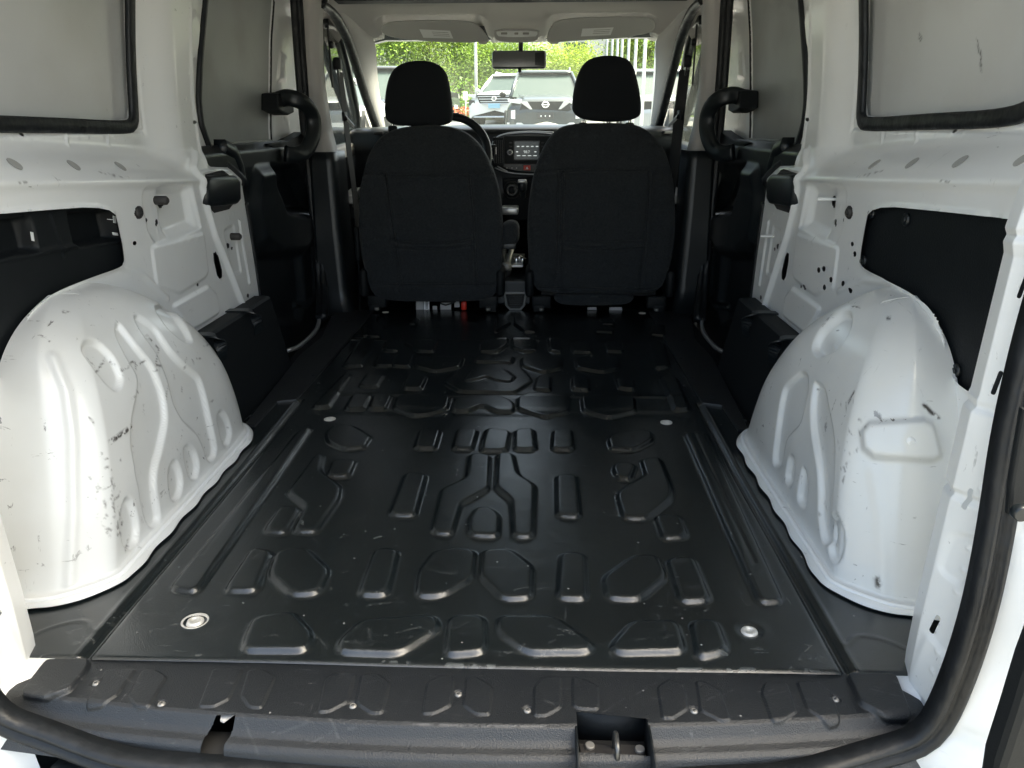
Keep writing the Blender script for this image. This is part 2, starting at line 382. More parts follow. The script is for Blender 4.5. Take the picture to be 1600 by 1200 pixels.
def via(P, ax, val):
    """carry surface points onto the plane the tracing was measured on"""
    d = P-CP; t = (val-CP[ax])/d[:, ax]; return (CP+t[:, None]*d)[:, [i for i in range(3) if i != ax]]
def mx(P): P = np.array(P, float); P[:, 0] *= -1; return P          # the other side of the van
# =================================================================== THE VAN
BASE = Matrix.Translation((0, 2.2, -.55))
VAN = empty('cargo_van', (0, 2.2, -.55), label='white cargo van seen from its open rear, empty load bay with black moulded floor mat', cat='van')
_link = link
def link(o, parent=None):
    _link(o, parent)
    if parent is VAN: o.matrix_parent_inverse = BASE.inverted()
    return o
# ---- floor mat with raised pads (traced from the photograph, laid on the floor in metres)
def fl(pts): return np.array([on(2, 0, *p)[:2] for p in pts])
PADS = [
 [(398,968),(458,960),(490,995),(480,1022),(378,1022),(385,995)],
 [(565,972),(680,963),(688,985),(624,1026),(530,1024),(530,1005)],
 [(702,965),(757,965),(760,1022),(695,1028)],
 [(778,965),(868,966),(928,1010),(920,1022),(824,1024),(778,993)],
 [(988,973),(1057,973),(1072,1022),(965,1024),(953,1012)],
 [(1078,973),(1120,973),(1138,1022),(1090,1034)],
 [(350,928),(402,928),(427,865),(395,860)],
 [(432,866),(478,858),(516,895),(500,932),(455,935),(420,902)],
 [(560,934),(606,934),(624,862),(587,860)],
 [(650,935),(690,935),(738,908),(744,865),(725,860),(680,863),(655,895)],
 [(753,862),(797,860),(833,888),(831,938),(785,940),(750,905)],
 [(870,938),(918,940),(914,868),(876,866)],
 [(942,905),(990,871),(1027,871),(1042,905),(998,941),(948,938)],
 [(1042,876),(1083,873),(1111,943),(1062,945)],
 [(265,924),(308,930),(487,670),(466,676)],
 [(1069,679),(1102,676),(1224,945),(1186,947)],
 [(505,712),(501,738),(533,763),(530,782),(494,835),(458,834),(478,795),(450,772),(494,712)],
 [(412,834),(447,837),(471,797),(440,793)],
 [(510,747),(546,747),(557,720),(521,720)],
 [(608,808),(649,810),(667,743),(634,741)],
 [(674,836),(706,840),(721,791),(764,768),(766,714),(734,712),(728,750),(690,767)],
 [(777,712),(801,711),(809,745),(836,762),(833,842),(802,842),(799,786),(774,766)],
 [(733,840),(779,842),(781,808),(765,796),(745,796),(732,815)],
 [(870,810),(907,812),(901,745),(869,745)],
 [(963,775),(980,761),(1009,745),(1001,720),(1031,717),(1051,768),(1048,784),(1012,814),(974,814)],
 [(957,735),(965,750),(985,753),(994,728),(965,724)],
 [(1023,808),(1062,807),(1075,841),(1036,846)],
 [(509,680),(521,667),(551,667),(580,684),(569,702),(535,704),(512,693)],
 [(647,703),(680,705),(689,674),(656,672)],[(707,705),(738,706),(747,674),(715,672)],
 [(751,708),(792,708),(798,676),(760,672)],[(803,706),(837,706),(834,672),(804,674)],
 [(862,706),(896,706),(893,673),(864,674)],
 [(950,690),(957,681),(975,676),(1018,675),(1021,690),(993,706),(955,706)],
 [(538,642),(568,642),(581,619),(552,618)],[(574,642),(602,642),(613,620),(584,619)],
 [(615,640),(647,653),(673,650),(699,641),(704,621),(621,621)],
 [(706,644),(729,645),(753,635),(775,645),(800,646),(805,637),(798,628),(780,620),(712,623)],
 [(808,641),(852,655),(889,645),(891,621),(833,616),(809,623)],
 [(908,622),(911,644),(951,656),(993,645),(991,623)],
 [(560,606),(589,608),(601,588),(575,586)],[(629,610),(658,611),(668,590),(638,588)],
 [(693,600),(718,614),(804,616),(833,597),(814,574),(780,570),(722,575)],
 [(834,610),(861,612),(863,591),(840,588)],[(894,610),(922,612),(919,591),(894,591)],[(966,609),(992,612),(989,594),(963,594)],
 [(540,585),(550,588),(514,639),(487,639)],[(1031,591),(1056,591),(1078,642),(1054,644)],
 [(564,532),(589,534),(565,575),(535,575)],[(584,574),(610,575),(616,556),(592,556)],[(611,574),(640,576),(645,556),(619,556)],
 [(647,575),(681,583),(719,576),(725,560),(651,560)],
 [(740,567),(800,569),(803,558),(753,556)],
 [(815,560),(815,573),(849,584),(879,577),(881,560),(833,556)],
 [(898,560),(901,577),(940,584),(967,578),(967,560)],
 [(1015,536),(1036,536),(1047,576),(1024,578)],
 [(604,532),(598,549),(620,551),(629,533)],[(630,536),(651,551),(677,552),(685,533)],
 [(750,537),(750,551),(775,552),(794,541),(794,529)],[(799,531),(800,545),(820,552),(838,549),(840,537),(823,529)],
 [(856,528),(859,550),(877,553),(880,531)],[(892,537),(895,552),(925,553),(925,533)],[(945,537),(948,551),(975,552),(972,535)],
 [(551,526),(573,528),(577,518),(566,512)],[(573,528),(594,528),(602,512),(588,505),(592,494),(579,494),(568,511)],
 [(772,521),(797,508),(798,495),(776,496)],[(804,496),(804,509),(820,521),(838,521),(834,501),(820,496)],
 [(640,508),(650,508),(655,498),(645,498)],[(930,520),(960,521),(957,512),(928,511)],[(940,508),(962,508),(958,499),(937,499)],
 [(1015,524),(1042,527),(1040,510),(1022,508)],
]
PW = [fl(p) for p in PADS]
def mat_hw(y): return np.interp(y, [.8, 1.66, 1.72, 3], [.70, .70, .645, .655])
ny, nx = 590, 390
aa, bb = np.meshgrid(np.linspace(-1, 1, nx), np.linspace(.842, 2.93, ny), indexing='ij')
A = aa*mat_hw(bb)
def matfeat(H, Q, P):
    for p in PW: pad_(H, Q, p, .0085, .0105, rad=.017)
    # hexagon with a wave in its middle
    pad_(H, Q, fl([(725,601),(745,598),(760,593),(775,599),(797,602),(805,594),(790,582),(768,586),(740,582)]), .005, .011)
    for s in (-1, 1):
        c = [(s*.5395, .8), (s*.5395, 1.50), (s*.5455, 1.88)]
        line_(H, Q, c, .011, -.008); line_(H, Q, [(s*.556, .8), (s*.556, 1.5), (s*.562, 1.88)], .006, .002)
        line_(H, Q, [(s*.482, 1.10), (s*.490, 1.66)], .004, -.0015)
        line_(H, Q, chaikin([(s*.56, .90), (s*.59, .93), (s*.64, .905), (s*.655, .87)], 2, False), .006, .0015)
    for x_, y_, r in ((-.418, .929, .018), (.428, .929, .018), (-.428, 1.747, .014), (.437, 1.746, .014), (-.506, 2.88, .013), (.526, 2.885, .013)): dot_(H, Q, (x_, y_), r*2.2, .002); dot_(H, Q, (x_, y_), r*1.3, -.008)
    line_(H, Q, [(-.55, 2.48), (.55, 2.48)], .012, .003); line_(H, Q, [(-.55, 1.93), (.55, 1.93)], .02, .002)
    line_(H, Q, [(-.48, 1.80), (.48, 1.80)], .03, -.0015)
    H += .0012*np.sin(Q[:, 0]*7+1)*np.sin(Q[:, 1]*5.3)+.0007*np.sin(Q[:, 0]*19)*np.sin(Q[:, 1]*13+2)
    e = Q[:, 1]-.842; H -= .003*np.clip(1-e/.006, 0, 1)**2
def matwear(W, Q, P):
    gg = np.random.default_rng(11)
    for _ in range(150):
        c = np.array([gg.uniform(-.6, .6), .86+gg.exponential(.18)]); a = gg.normal(.2, .6); L_ = gg.uniform(.006, .035); d = L_*np.array([math.cos(a), math.sin(a)])
        line_(W, Q, [c-d, c+d], .0026, gg.uniform(.12, .4), set_=True)
    for a, b, c in [((700,1037),(770,1040),1.4),((1140,1047),(1176,1047),1.6),((120*1+520,1035),(600,1033),.8),((1060,1045),(1110,1046),.9),((840,1043),(930,1046),.7),((1235,1047),(1285,1048),.8),((300,1023),(315,1024),.8)]:
        line_(W, Q, fl([a, b]), .004*c, .8, set_=True)
    for a, b in [((468,800),(474,826)),((582,842),(594,838)),((640,1003),(650,996)),((545,985),(600,968)),((905,1000),(860,985)),((600,1000),(660,985))]:
        line_(W, Q, fl([a, b]), .003, .35 if b[1] > 900 else .9, set_=True)
surf('floor_mat', A, bb, lambda a, b: np.stack([a, b, np.zeros_like(a)], 1), matfeat, [], M['mat'], VAN, wear=matwear)
# floor pan under the mat
box('floor_pan', (0, 1.905, -.03), (1.42, 2.1, .04), M['blkmatt'], VAN, .002)
prism('cab_floor', [(-.72, 2.95, -.012), (.72, 2.95, -.012), (.72, 3.9, -.10), (-.72, 3.9, -.10)], (0, 0, -.02), M['blkmatt'], VAN, 0)
for s, (x, y, r) in [(0, (-.418, .929, .018)), (0, (.428, .929, .018)), (0, (-.428, 1.747, .013)), (0, (.437, 1.746, .013)), (0, (-.506, 2.88, .012)), (0, (.526, 2.885, .012))]:
    k = 28; V = []; Fc = []
    pr_ = [(1.12, -.001), (1.06, .0012), (.98, .0012), (.80, -.001), (.66, -.0015), (.60, .0018), (.36, .0035), (.33, .0015), (.0, .001)]
    for q, z in pr_:
        for i in range(k): a = 2*math.pi*i/k; V.append((x+q*r*math.cos(a)*1.08, y+q*r*math.sin(a), z))
    for j in range(len(pr_)-1):
        for i in range(k): Fc.append((j*k+i, j*k+(i+1) % k, (j+1)*k+(i+1) % k, (j+1)*k+i))
    mk('floor_bolt', V, Fc, M['zinc'], VAN)
# ---- sill plate
SP = [[(133,1098),(158,1098),(181,1085),(212,1043),(165,1045)],[(200,1085),(213,1102),(231,1102),(260,1055),(240,1043),(222,1045)],
 [(310,1102),(333,1102),(357,1090),(379,1043),(333,1043)],[(376,1085),(390,1103),(408,1104),(430,1055),(410,1043),(388,1045)],
 [(497,1110),(513,1110),(542,1095),(555,1050),(525,1048),(508,1060)],[(555,1095),(580,1112),(597,1112),(609,1065),(590,1050),(565,1052)],
 [(660,1113),(677,1113),(704,1100),(709,1055),(690,1052),(667,1065)],[(724,1100),(745,1114),(765,1114),(769,1070),(740,1053),(728,1056)],
 [(834,1116),(853,1116),(876,1103),(876,1055),(850,1055),(835,1070)],[(895,1100),(905,1105),(935,1106),(935,1070),(915,1060),(895,1055)],
 [(1035,1120),(1052,1120),(1075,1105),(1070,1065),(1045,1060),(1028,1070)],[(1095,1108),(1127,1124),(1142,1122),(1125,1075),(1100,1062),(1088,1062)],
 [(1207,1124),(1222,1124),(1245,1110),(1230,1065),(1195,1065),(1190,1080)],[(1262,1106),(1297,1126),(1313,1122),(1300,1080),(1280,1064),(1245,1062)]]
CORN = [(140,1030),(137,1045),(108,1080),(75,1088),(33,1082),(72,1032)]
CORNR = [(1322,1053),(1345,1100),(1380,1117),(1424,1115),(1400,1055)]
def ye(x): return .742+.040*(x/.6)**2
ns_, nt_ = 820, 60
xs, ts = np.meshgrid(np.linspace(-.628, .628, ns_), np.r_[np.linspace(0, 1, 72), np.linspace(1.02, 2, 36)], indexing='ij')
yrear = .846
yv = np.where(ts <= 1, yrear+(ye(xs)-yrear)*ts, ye(xs)-.052*(ts-1))
prof = lambda t: np.interp(t, [1, 1.1, 1.28, 1.42, 1.6, 1.72, 1.86, 2], [0, -.002, -.013, -.018, -.020, -.024, -.040, -.050])
tmap = ts.ravel()
def sillS(a, b):
    t = np.where(b >= ye(a), 0, (ye(a)-b)/.052+1); z = -.004+np.where(t >= 1, prof(t), 0)
    z = z-.006*np.clip((np.abs(a)-.60)/.03, 0, 1)**2
    return np.stack([a, b, z], 1)
CUTL = fl([(337,1112),(368,1112),(360,1125),(346,1140),(340,1160),(300,1160),(304,1148),(316,1130)])
CUTR = np.array([on(2, -.004, *p)[:2] for p in [(900,1112),(1011,1123)]]+[on(2, -.06, *p)[:2] for p in [(1012,1215),(896,1210)]])
CUTR[2, 0] = CUTR[1, 0]; CUTR[3, 0] = CUTR[0, 0]
def sillf(H, Q, P):
    for p in SP: pad_(H, Q, fl(p), .0028, .0026, r=1, rad=.005)
    for p in (CORN, CORNR): pad_(H, Q, fl(p), .008, .004, r=1, rad=.008)
    for s in [(149,1063),(251,1095),(551,1098),(716,1080),(824,1105),(1085,1106),(1306,1088)]: dot_(H, Q, fl([s])[0], .009, -.004)
def sillw(W, Q, P):
    gg = np.random.default_rng(12)
    for _ in range(90):
        c = np.array([gg.uniform(-.58, .58), gg.uniform(.72, .84)]); d = gg.uniform(.003, .02)*np.array([1, gg.normal(0, .5)])
        line_(W, Q, [c-d, c+d], .0020, gg.uniform(.05, .22), set_=True)
    line_(W, Q, [(x, .844) for x in (.2, .5)], .003, .5, set_=True)
    line_(W, Q, [(x, ye(x)-.003) for x in np.linspace(-.05, .12, 9)], .002, .5, set_=True)
sill = surf('sill_plate', xs, yv, sillS, sillf, [CUTL, CUTR], M['sill'], VAN, flip=True, cell=.0015, wear=sillw)
for p in [(149,1063),(251,1095),(551,1098),(716,1080),(824,1105),(1085,1106),(1306,1088)]:
    x, y = fl([p])[0]; cyl('screw', (x, y, -.010), (x, y, -.0035), .0052, M['dull'], sill, k=14, dome=.4)
    box('screw_slot', (x, y, -.0032), (.004, .0014, .0006), M['cav'], sill, 0, rot=(0, 0, .6))
# latch pocket and striker
cx, cy = CUTR[:, 0].mean(), CUTR[:, 1].max(); x0, x1 = CUTR[:, 0].min(), CUTR[:, 0].max()
pk = [box('a', (cx, cy+.001, -.035), (x1-x0+.006, .004, .06), M['blkmatt'], None, 0), box('a', (x0-.001, cy-.05, -.035), (.003, .10, .06), M['blkmatt'], None, 0),
      box('a', (x1+.001, cy-.05, -.035), (.003, .10, .06), M['blkmatt'], None, 0), box('a', (cx, cy-.055, -.052), (x1-x0, .11, .004), M['cav'], None, 0)]
pocket = join('latch_pocket', pk, VAN)
plate = prism('striker_plate', [(x0+.004, cy-.014, -.046), (x1-.004, cy-.014, -.046), (x1-.006, cy-.048, -.040), (cx+.010, cy-.060, -.036), (cx-.004, cy-.060, -.036), (x0+.006, cy-.046, -.040)], (0, 0, .003), M['plug'], VAN, .001)
tube('striker_loop', chaikin([(cx+.004, cy-.020, -.046), (cx+.004, cy-.020, -.020), (cx+.004, cy-.026, -.012), (cx+.004, cy-.045, -.012), (cx+.004, cy-.052, -.020), (cx+.004, cy-.052, -.040)], 2, False), .0036, M['plugmetal'], plate, up=(1, 0, 0))
for dx, dy in ((-.028, -.022), (.036, -.026)): cyl('bolt', (cx+dx, cy+dy, -.044), (cx+dx, cy+dy, -.036), .0065, M['dull'], plate, k=12)
box('sill_recess', (*CUTL.mean(0), -.045), (.085, .07, .004), M['cav'], VAN, 0); 
prism('recess_lip', [on(2, -.012, *p) for p in ((367,1114),(346,1115),(344,1125),(349,1127))], (0, 0, -.003), M['pil'], VAN, 0)
# painted sill under the plate, corners and rear lip
for s in (-1, 1):
    sweep('sill_corner', [(s*.60, .86, -.004), (s*.645, .82, -.004), (s*.66, .775, -.012)], [(-.045, -.02), (.03, -.02), (.03, .002), (-.045, .002)], M['white'], VAN)
# ---- rear opening weather strip: runs up both D pillars and along the sill
RS = [(0, -.030), (.25, -.027), (.43, -.018), (.55, -.006), (.602, .018), (.619, .075), (.625, .17), (.628, .30), (.628, .39), (.634, .49), (.645, .68), (.65, .9), (.65, 1.1), (.62, 1.2), (.5, 1.26), (0, 1.28)]
RS = np.array(RS); full = np.vstack([mx(RS[::-1])[:-1], RS]); full = chaikin(full, 3, False); full = resample(full, 300)
ys_ = .698+.037*sm((np.abs(full[:, 0])-.38)/.2)+.035*sm((full[:, 1]-.15)/.4)
P3 = np.stack([full[:, 0], ys_, full[:, 1]-.027*sm((.10-full[:, 1])/.1)], 1)
sec = [(-.022, -.018), (-.023, .004), (-.019, .012), (-.012, .014), (-.007, .009), (-.004, .004), (0, .002), (.004, .006), (.010, .012), (.017, .011), (.022, .003), (.022, -.018)]; sec = [(a*.74, b*.85) for a, b in sec]
sweep('weather_strip', P3, sec, M['rubber'], VAN, up=(0, -1, 0))
o2 = P3.copy(); o2[:, 0] += np.clip(full[:, 0]/.6, -1, 1)*.034; o2[:, 2] -= .030*sm((.12-full[:, 1])/.12); o2[:, 1] -= .004
o2[:, 2] -= .03*sm((np.abs(full[:, 0])-.40)/.12); o2 = o2[(np.abs(full[:, 0]) < .52) & (full[:, 1] < .3)]
sweep('rear_frame_step', o2, [(-.014, -.03), (-.014, -.006), (-.004, .004), (.012, .0), (.03, -.012), (.03, -.04)], M['blk'], VAN, up=(0, -1, 0))
# D pillars: white folded channel with slots
for s in (-1, 1):
    zs = np.array([-.03, .02, .10, .2, .3, .40, .415, .50, .58, .60, .7, .9, 1.2])
    xi = np.array([.622, .618, .617, .619, .621, .623, .628, .630, .632, .626, .640, .655, .66])    # inner edge
    xo = np.array([.602, .614, .626, .632, .636, .637, .638, .640, .643, .640, .650, .662, .66])
    zz = np.linspace(-.03, 1.2, 560); nn = 60
    Z, T = np.meshgrid(zz, np.linspace(0, 1, nn), indexing='ij')
    def dS(a, b, xi=xi, xo=xo, s=s):
        # a: height, b: 0 back edge deep in the bay, .35 front fold, 1 outer edge at the strip
        i_ = np.interp(a, zs, xi); o_ = np.interp(a, zs, xo); t = b/.1
        x = np.where(t < .3, i_+.010*(1-t/.3), i_+(o_-i_)*(t-.3)/.7+.006*np.sin((t-.3)/.7*3.14)); y = np.where(t < .3, .868-.035*t/.3, .833-(.092-.035*np.interp(a, [.15, .55], [0, 1]))*((t-.3)/.7))
        return np.stack([s*x, y, a], 1)
    holes = [chaikin([(z-.013, .045), (z+.013, .050), (z+.013, .056), (z-.013, .051)], 1) for z in ()]
    holes = [rnd(np.array([(z-.015, b-.005), (z-.015, b+.001), (z+.015, b+.005), (z+.015, b-.001)]), .003) for z, b in ((.108, .0465), (.290, .048), (.438, .047), (.552, .050))]
    def df(H, Q, P):
        for z in (.40, .285, .60): line_(H, Q, [(z, 0), (z+.01, .1)], .009, -.004)
        for z in (.05, .08, .17, .2, .23, .31, .33): dot_(H, Q, (z, .06), .006, .0015)
        pad_(H, Q, np.array([(.18, .035), (.24, .04), (.25, .07), (.18, .065)]), -.003, .01); pad_(H, Q, np.array([(.0, .03), (.09, .04), (.08, .08), (.0, .07)]), .003, .012)
    dp = surf('rear_pillar', Z, T*.1, dS, df, holes, M['white'], VAN, flip=(s > 0), cell=.0022)
    sweep('slot_shade_sheet', [(s*.672, .80, z) for z in (0, .6, 1.2)], [(-.001, -.05), (.001, -.05), (.001, .05), (-.001, .05)], M['cav'], dp, up=(0, -1, 0), smooth=False)  # thin dark sheet added so the slots look shaded inside
    sweep('pillar_return', [(s*.700, .838, z) for z in np.linspace(-.03, 1.2, 30)], [(-.075, -.002), (.10, -.002), (.10, 0.0), (-.075, 0.0)], M['cavgrey'], dp, up=(0, -1, 0)) if 0 else None
    # outer body jamb beyond the strip
    zj = np.linspace(-.16, 1.3, 120); tj = np.linspace(0, 1, 30); Zj, Tj = np.meshgrid(zj, tj, indexing='ij')
    def jS(a, b, s=s):
        x0 = np.interp(a, [-.16, -.04, .04, .12, .34, .68, 1.3], [.56, .57, .60, .625, .636, .665, .68]); x = x0+b*1.0
        y = .745-.06*sm(b/.09)+.03*np.sin(a*9)*np.clip(b-.05, 0, 1)
        return np.stack([s*x, y, a], 1)
    def jf(H, Q, P):
        line_(H, Q, [(.29, .02), (.30, .18)], .012, -.006); line_(H, Q, [(.0, .02), (.03, .08), (-.05, .14)], .014, -.008)
        pad_(H, Q, np.array([(.06, .05), (.26, .05), (.27, .14), (.05, .12)]), -.008, .03)
    surf('rear_jamb', Zj, Tj*.17, jS, jf, [], M['white'], VAN, flip=(s > 0), cell=.004)
# =================================================================== wheel arches
XW, ZT = .76, .437
def arch_base(z, s, z0=0):
    """one horizontal cut of the arch box at height z, from the wall in front round to the wall behind"""
    q = min(z/ZT, 1); xi = XW-.162*max(1-q**3.6, 0)**.55+.012*(z/.4)
    yf = 1.32+.355*(max(1-q**2.0, 0)**.58 if s < 0 else max(1-q**1.45, 0)**.66); yn = .968+.30*z+.05*q**4+.11*q**12
    if s > 0: yn += .02
    xi = min(xi, XW-.002); r = min(.10, XW-xi); dx = XW-xi
    p = [(XW, yf+.055*(1-q)), (XW-.35*dx, yf+.03), (xi+.02*dx/.16, yf-.012), (xi, yf-.075), (xi-.000, (yf+yn)/2), (xi, yn+.085), (xi, yn+.055), (xi+.06*dx/.16, yn+.006), (xi+.085*dx/.16, yn), (XW+.004, yn-.012*(1-q))]
    p = resample(chaikin(p, 3, False), 240); p[:, 0] *= s; return p
zl = np.r_[np.sin(np.linspace(0, math.pi/2, 150))*ZT*.9995]
LA = [([(128,543),(133,532),(153,533),(177,557),(192,587),(190,603),(182,610),(167,597),(130,550)]),
 [(182,507),(187,505),(213,540),(240,573),(257,617),(262,657),(253,700),(243,733),(243,767),(252,815),(235,826),(226,800),(213,733),(205,690),(207,660),(217,613),(217,587),(200,560),(182,523)],
 [(210,495),(217,493),(243,510),(267,547),(287,570),(313,590),(322,620),(330,663),(338,700),(335,715),(326,722),(320,700),(310,677),(287,657),(273,633),(263,590),(247,550),(220,515)],
 [(243,478),(257,473),(277,493),(293,517),(300,533),(290,535),(263,512),(247,488)],
 [(340,650),(347,640),(358,657),(363,677),(357,697),(348,693),(342,667)],
 [(288,703),(295,695),(307,707),(312,730),(307,750),(297,747),(290,720)],
 [(263,737),(273,717),(283,737),(285,763),(277,783),(267,780)],
 [(188,810),(197,777),(208,785),(217,820),(215,848),(200,860),(192,850)]]
RA = [[(1253,580),(1262,590),(1260,620),(1250,660),(1228,683),(1220,728),(1209,728),(1208,713),(1217,640),(1223,607)],
 [(1273,597),(1288,607),(1292,633),(1303,687),(1303,733),(1297,800),(1300,850),(1285,850),(1278,800),(1280,767),(1278,727),(1267,673),(1267,633),(1272,603)],
 [(1233,710),(1243,720),(1237,763),(1226,750)],[(1255,727),(1262,750),(1259,797),(1246,782)],[(1296,815),(1306,800),(1318,830),(1318,860),(1308,882),(1296,870)]]
for s, nm in ((-1, 'left'), (1, 'right')):
    rows = [arch_base(0, s) for _ in range(3)]
    G = np.stack(rows+[arch_base(z, s) for z in zl[1:]]); n_, m_ = G.shape[:2]
    # outward direction in plan for the welded flange at the foot
    b0 = G[2]; t = np.gradient(b0, axis=0); t /= np.linalg.norm(t, axis=1, keepdims=True); nrm = np.stack([-t[:, 1], t[:, 0]], 1)
    cen = b0.mean(0); nrm *= np.sign(((b0-np.array([s*.8, 1.3]))*nrm).sum(1).mean())
    wob = .0025*np.sin(np.linspace(0, 60, m_))[:, None]*nrm
    zc = np.r_[.0045, .011, .016, zl[1:]+.012*(1-np.clip(zl[1:]/.05, 0, 1))]
    G[0] = b0+nrm*.023+wob; G[1] = b0+nrm*.019+wob; G[2] = b0+nrm*.004
    Z = np.repeat(zc[:, None], m_, 1)
    P0 = np.stack([G[..., 0], G[..., 1], Z], -1).reshape(-1, 3)
    ia, ib = np.meshgrid(np.arange(n_), np.arange(m_), indexing='ij')
    def aS(a, b, P0=P0): return P0
    inner = LA if s < 0 else RA
    def af(H, Q, P, s=s, m_=m_, inner=inner):
        col = Q[:, 1]/m_; N_ = gnormals(P0, n_, m_)
        inn = (np.abs(N_[:, 0]) > .35) & (P[:, 1] > 1.0)
        YZ = via(P, 0, s*.615)
        for p in inner: pad_(H, YZ, tr(0, s*.615, p), -.0095, .0085, inn, r=2, rad=.02)
        nf = (P[:, 1] < 1.16) & ~inn
        XZ = via(P, 1, 1.085)
        if s > 0:
            k = chaikin(tr(1, 1.085, [(1347,663),(1400,659),(1453,655),(1462,688),(1470,720),(1410,717),(1352,713)]), 1)
            pad_(H, XZ, k, .013, .014, P[:, 1] < 1.25, r=0); 
            cc = tr(1, 1.085, [(1420, 688)])[0]; dot_(H, XZ, cc, .012, -.002)
            top = P[:, 2] > .25
            YZ2 = via(P, 0, .665); pad_(H, YZ2, tr(0, .665, [(1330,488),(1313,488),(1280,517),(1268,543),(1280,557),(1310,543),(1328,513)]), -.013, .012, top, r=2, rad=.03)
            dot_(H, YZ2, tr(0, .665, [(1296,537)])[0], .014, .003)
        # soft crease running down the near corner
        line_(H, XZ, tr(1, 1.085, [(84,560),(104,610),(113,680),(115,800),(108,935)] if s < 0 else [(1364,735),(1375,800),(1379,870),(1377,945)]), .016, .0045 if s < 0 else .002, P[:, 1] < 1.25)
        H += .0009*np.sin(P[:, 1]*31)*np.sin(P[:, 2]*27)
        H[P[:, 2] < .018] = 0
    def aw(W, Q, P, s=s):
        YZ = via(P, 0, s*.615); XZ = via(P, 1, 1.05)
        if s < 0:
            line_(W, YZ, tr(0, -.615, [(172,691),(185,682),(205,668)]), .0065, 1.5, set_=True)
            line_(W, YZ, tr(0, -.615, [(207,440),(212,447),(217,444)]), .004, 1.2, set_=True)
            for q in ([(150,582),(165,560),(177,570)],[(193,580),(207,565),(215,570),(228,562)],[(235,530),(248,545),(243,570),(252,572)],[(98,487),(109,488)],[(190,577),(192,588)]): line_(W, YZ, tr(0, -.615, q), .0035, .9, set_=True)
            for _ in range(34):
                c = np.array([rng.normal(1.10, .03), rng.normal(.13, .07)]); d = rng.normal(0, .005, 2); line_(W, YZ, [c-d, c+d], .0035, .8, set_=True)
            for _ in range(40):
                c = np.array([rng.uniform(1.15, 1.6), rng.uniform(.03, .38)]); d = rng.normal(0, .006, 2); line_(W, YZ, [c-d, c+d], .0030, .7, set_=True)
        else:
            line_(W, XZ, tr(1, 1.05, [(1444,633),(1456,645),(1466,653)]), .005, 1.2, set_=True)
            line_(W, XZ, tr(1, 1.05, [(1371,905),(1372,915)]), .008, 1.2, set_=True)
            for q in ([(1325,630),(1335,612)],[(1386,497),(1391,497)]): line_(W, YZ, tr(0, .615, q), .004, 1.1, set_=True)
            for _ in range(28):
                c = np.array([rng.normal(1.12, .03), rng.uniform(.04, .3)]); d = rng.normal(0, .004, 2); line_(W, YZ, [c-d, c+d], .003, .7, set_=True)
    ar = surf('wheel_arch', ia.astype(float), ib.astype(float), aS, af, [], M['arch'], VAN, flip=(s > 0), wear=aw,
         label=('white left wheel arch with wavy pressed channels and many dark scratches' if s < 0 else 'white right wheel arch with round dimple on top and boxy bolted bump'))
    # bead of grey seam sealer along the foot
    foot = np.stack([b0[:, 0]+nrm[:, 0]*.0065, b0[:, 1]+nrm[:, 1]*.0065, np.full(m_, .012)], 1)
    tube('seam_bead', foot[8:-4], .0045, M['white'], ar, n=200, k=8)
    if s > 0:
        cc = on(1, 1.07, 1420, 688); cyl('blind_rivet', (cc[0], 1.075, cc[2]), (cc[0], 1.058, cc[2]), .0095, M['white'], ar, dome=.5)
# =================================================================== side walls
def zr(y): return .590+.067*(1.826-y)
def yd(z): return np.interp(z, [-.1, .2, .375, .485, .56, .60, .66, .72, .78, .87, 1.03, 1.25], [2.235, 2.225, 2.215, 2.205, 2.195, 2.165, 2.105, 2.075, 2.075, 2.095, 2.14, 2.20])
def xwall(y, z):
    r = zr(y); t = z-r
    low = np.full_like(y, .76)-.006*np.exp(-(t/.010)**2)
    sh = .76+.060*sm((t-.004)/.075)
    up = .82-.06*np.clip((z-.75)/.5, 0, 1)**1.3
    x = np.where(t < .0, low, np.where(t < .085, sh-.006*np.exp(-(t/.010)**2), up))
    colm = sm((y-1.775)/.13)*sm((z-r-.01)/.06)                      # pillar between window and door
    x = x-colm*(.042-.03*sm((y-1.99)/.06))
    fold = sm((y-1.99)/.03)
    return x
HOLES_PX = [  # ovals: centre u,v, radii u,v (left wall); same holes sit on the other wall
 (217,332,5.5,9),(265,316,3.6,8),(232,344,2,3),(248.5,348,1.6,5),(211,380,2.2,3),(87,208,2.6,4.4),(358,384,2.2,3.6),(364.5,388,1.2,2.2),(309,445,1.2,2.2),(306,37,2.5,5),(307,63,1.4,3),(307.5,76,1.6,3.4),(314,191,1.5,2.6),(387,462,1.4,3)]
def ell(u, v, a, b, s=-1, n=10, x=.76):
    return tr(0, s*x, [(u+a*math.cos(i*2*math.pi/n), v+b*math.sin(i*2*math.pi/n)) for i in range(n)])
LP = lambda pts: tr(0, -.76, pts)
RP = lambda pts: tr(0, .76, pts)
OPEN = RP([(1586,343),(1480,331),(1362,320),(1353,360),(1346,402),(1347,418),(1390,438),(1433,460),(1457,481),(1473,510),(1481,550),(1489,592),(1528,620)])
OPEN = np.vstack([OPEN, [(.90, .36), (.90, OPEN[0, 1]+.008)]])
OPENC = chaikin(OPEN, 2)
SLOT = LP([(333,395),(337,393),(341,400),(347,422),(347,433),(343,436),(339,430),(334,408)])
WIN = tr(0, -.82, [(219,0),(221,180),(205,204)]); 
WY1, WZ0 = 1.775, .722
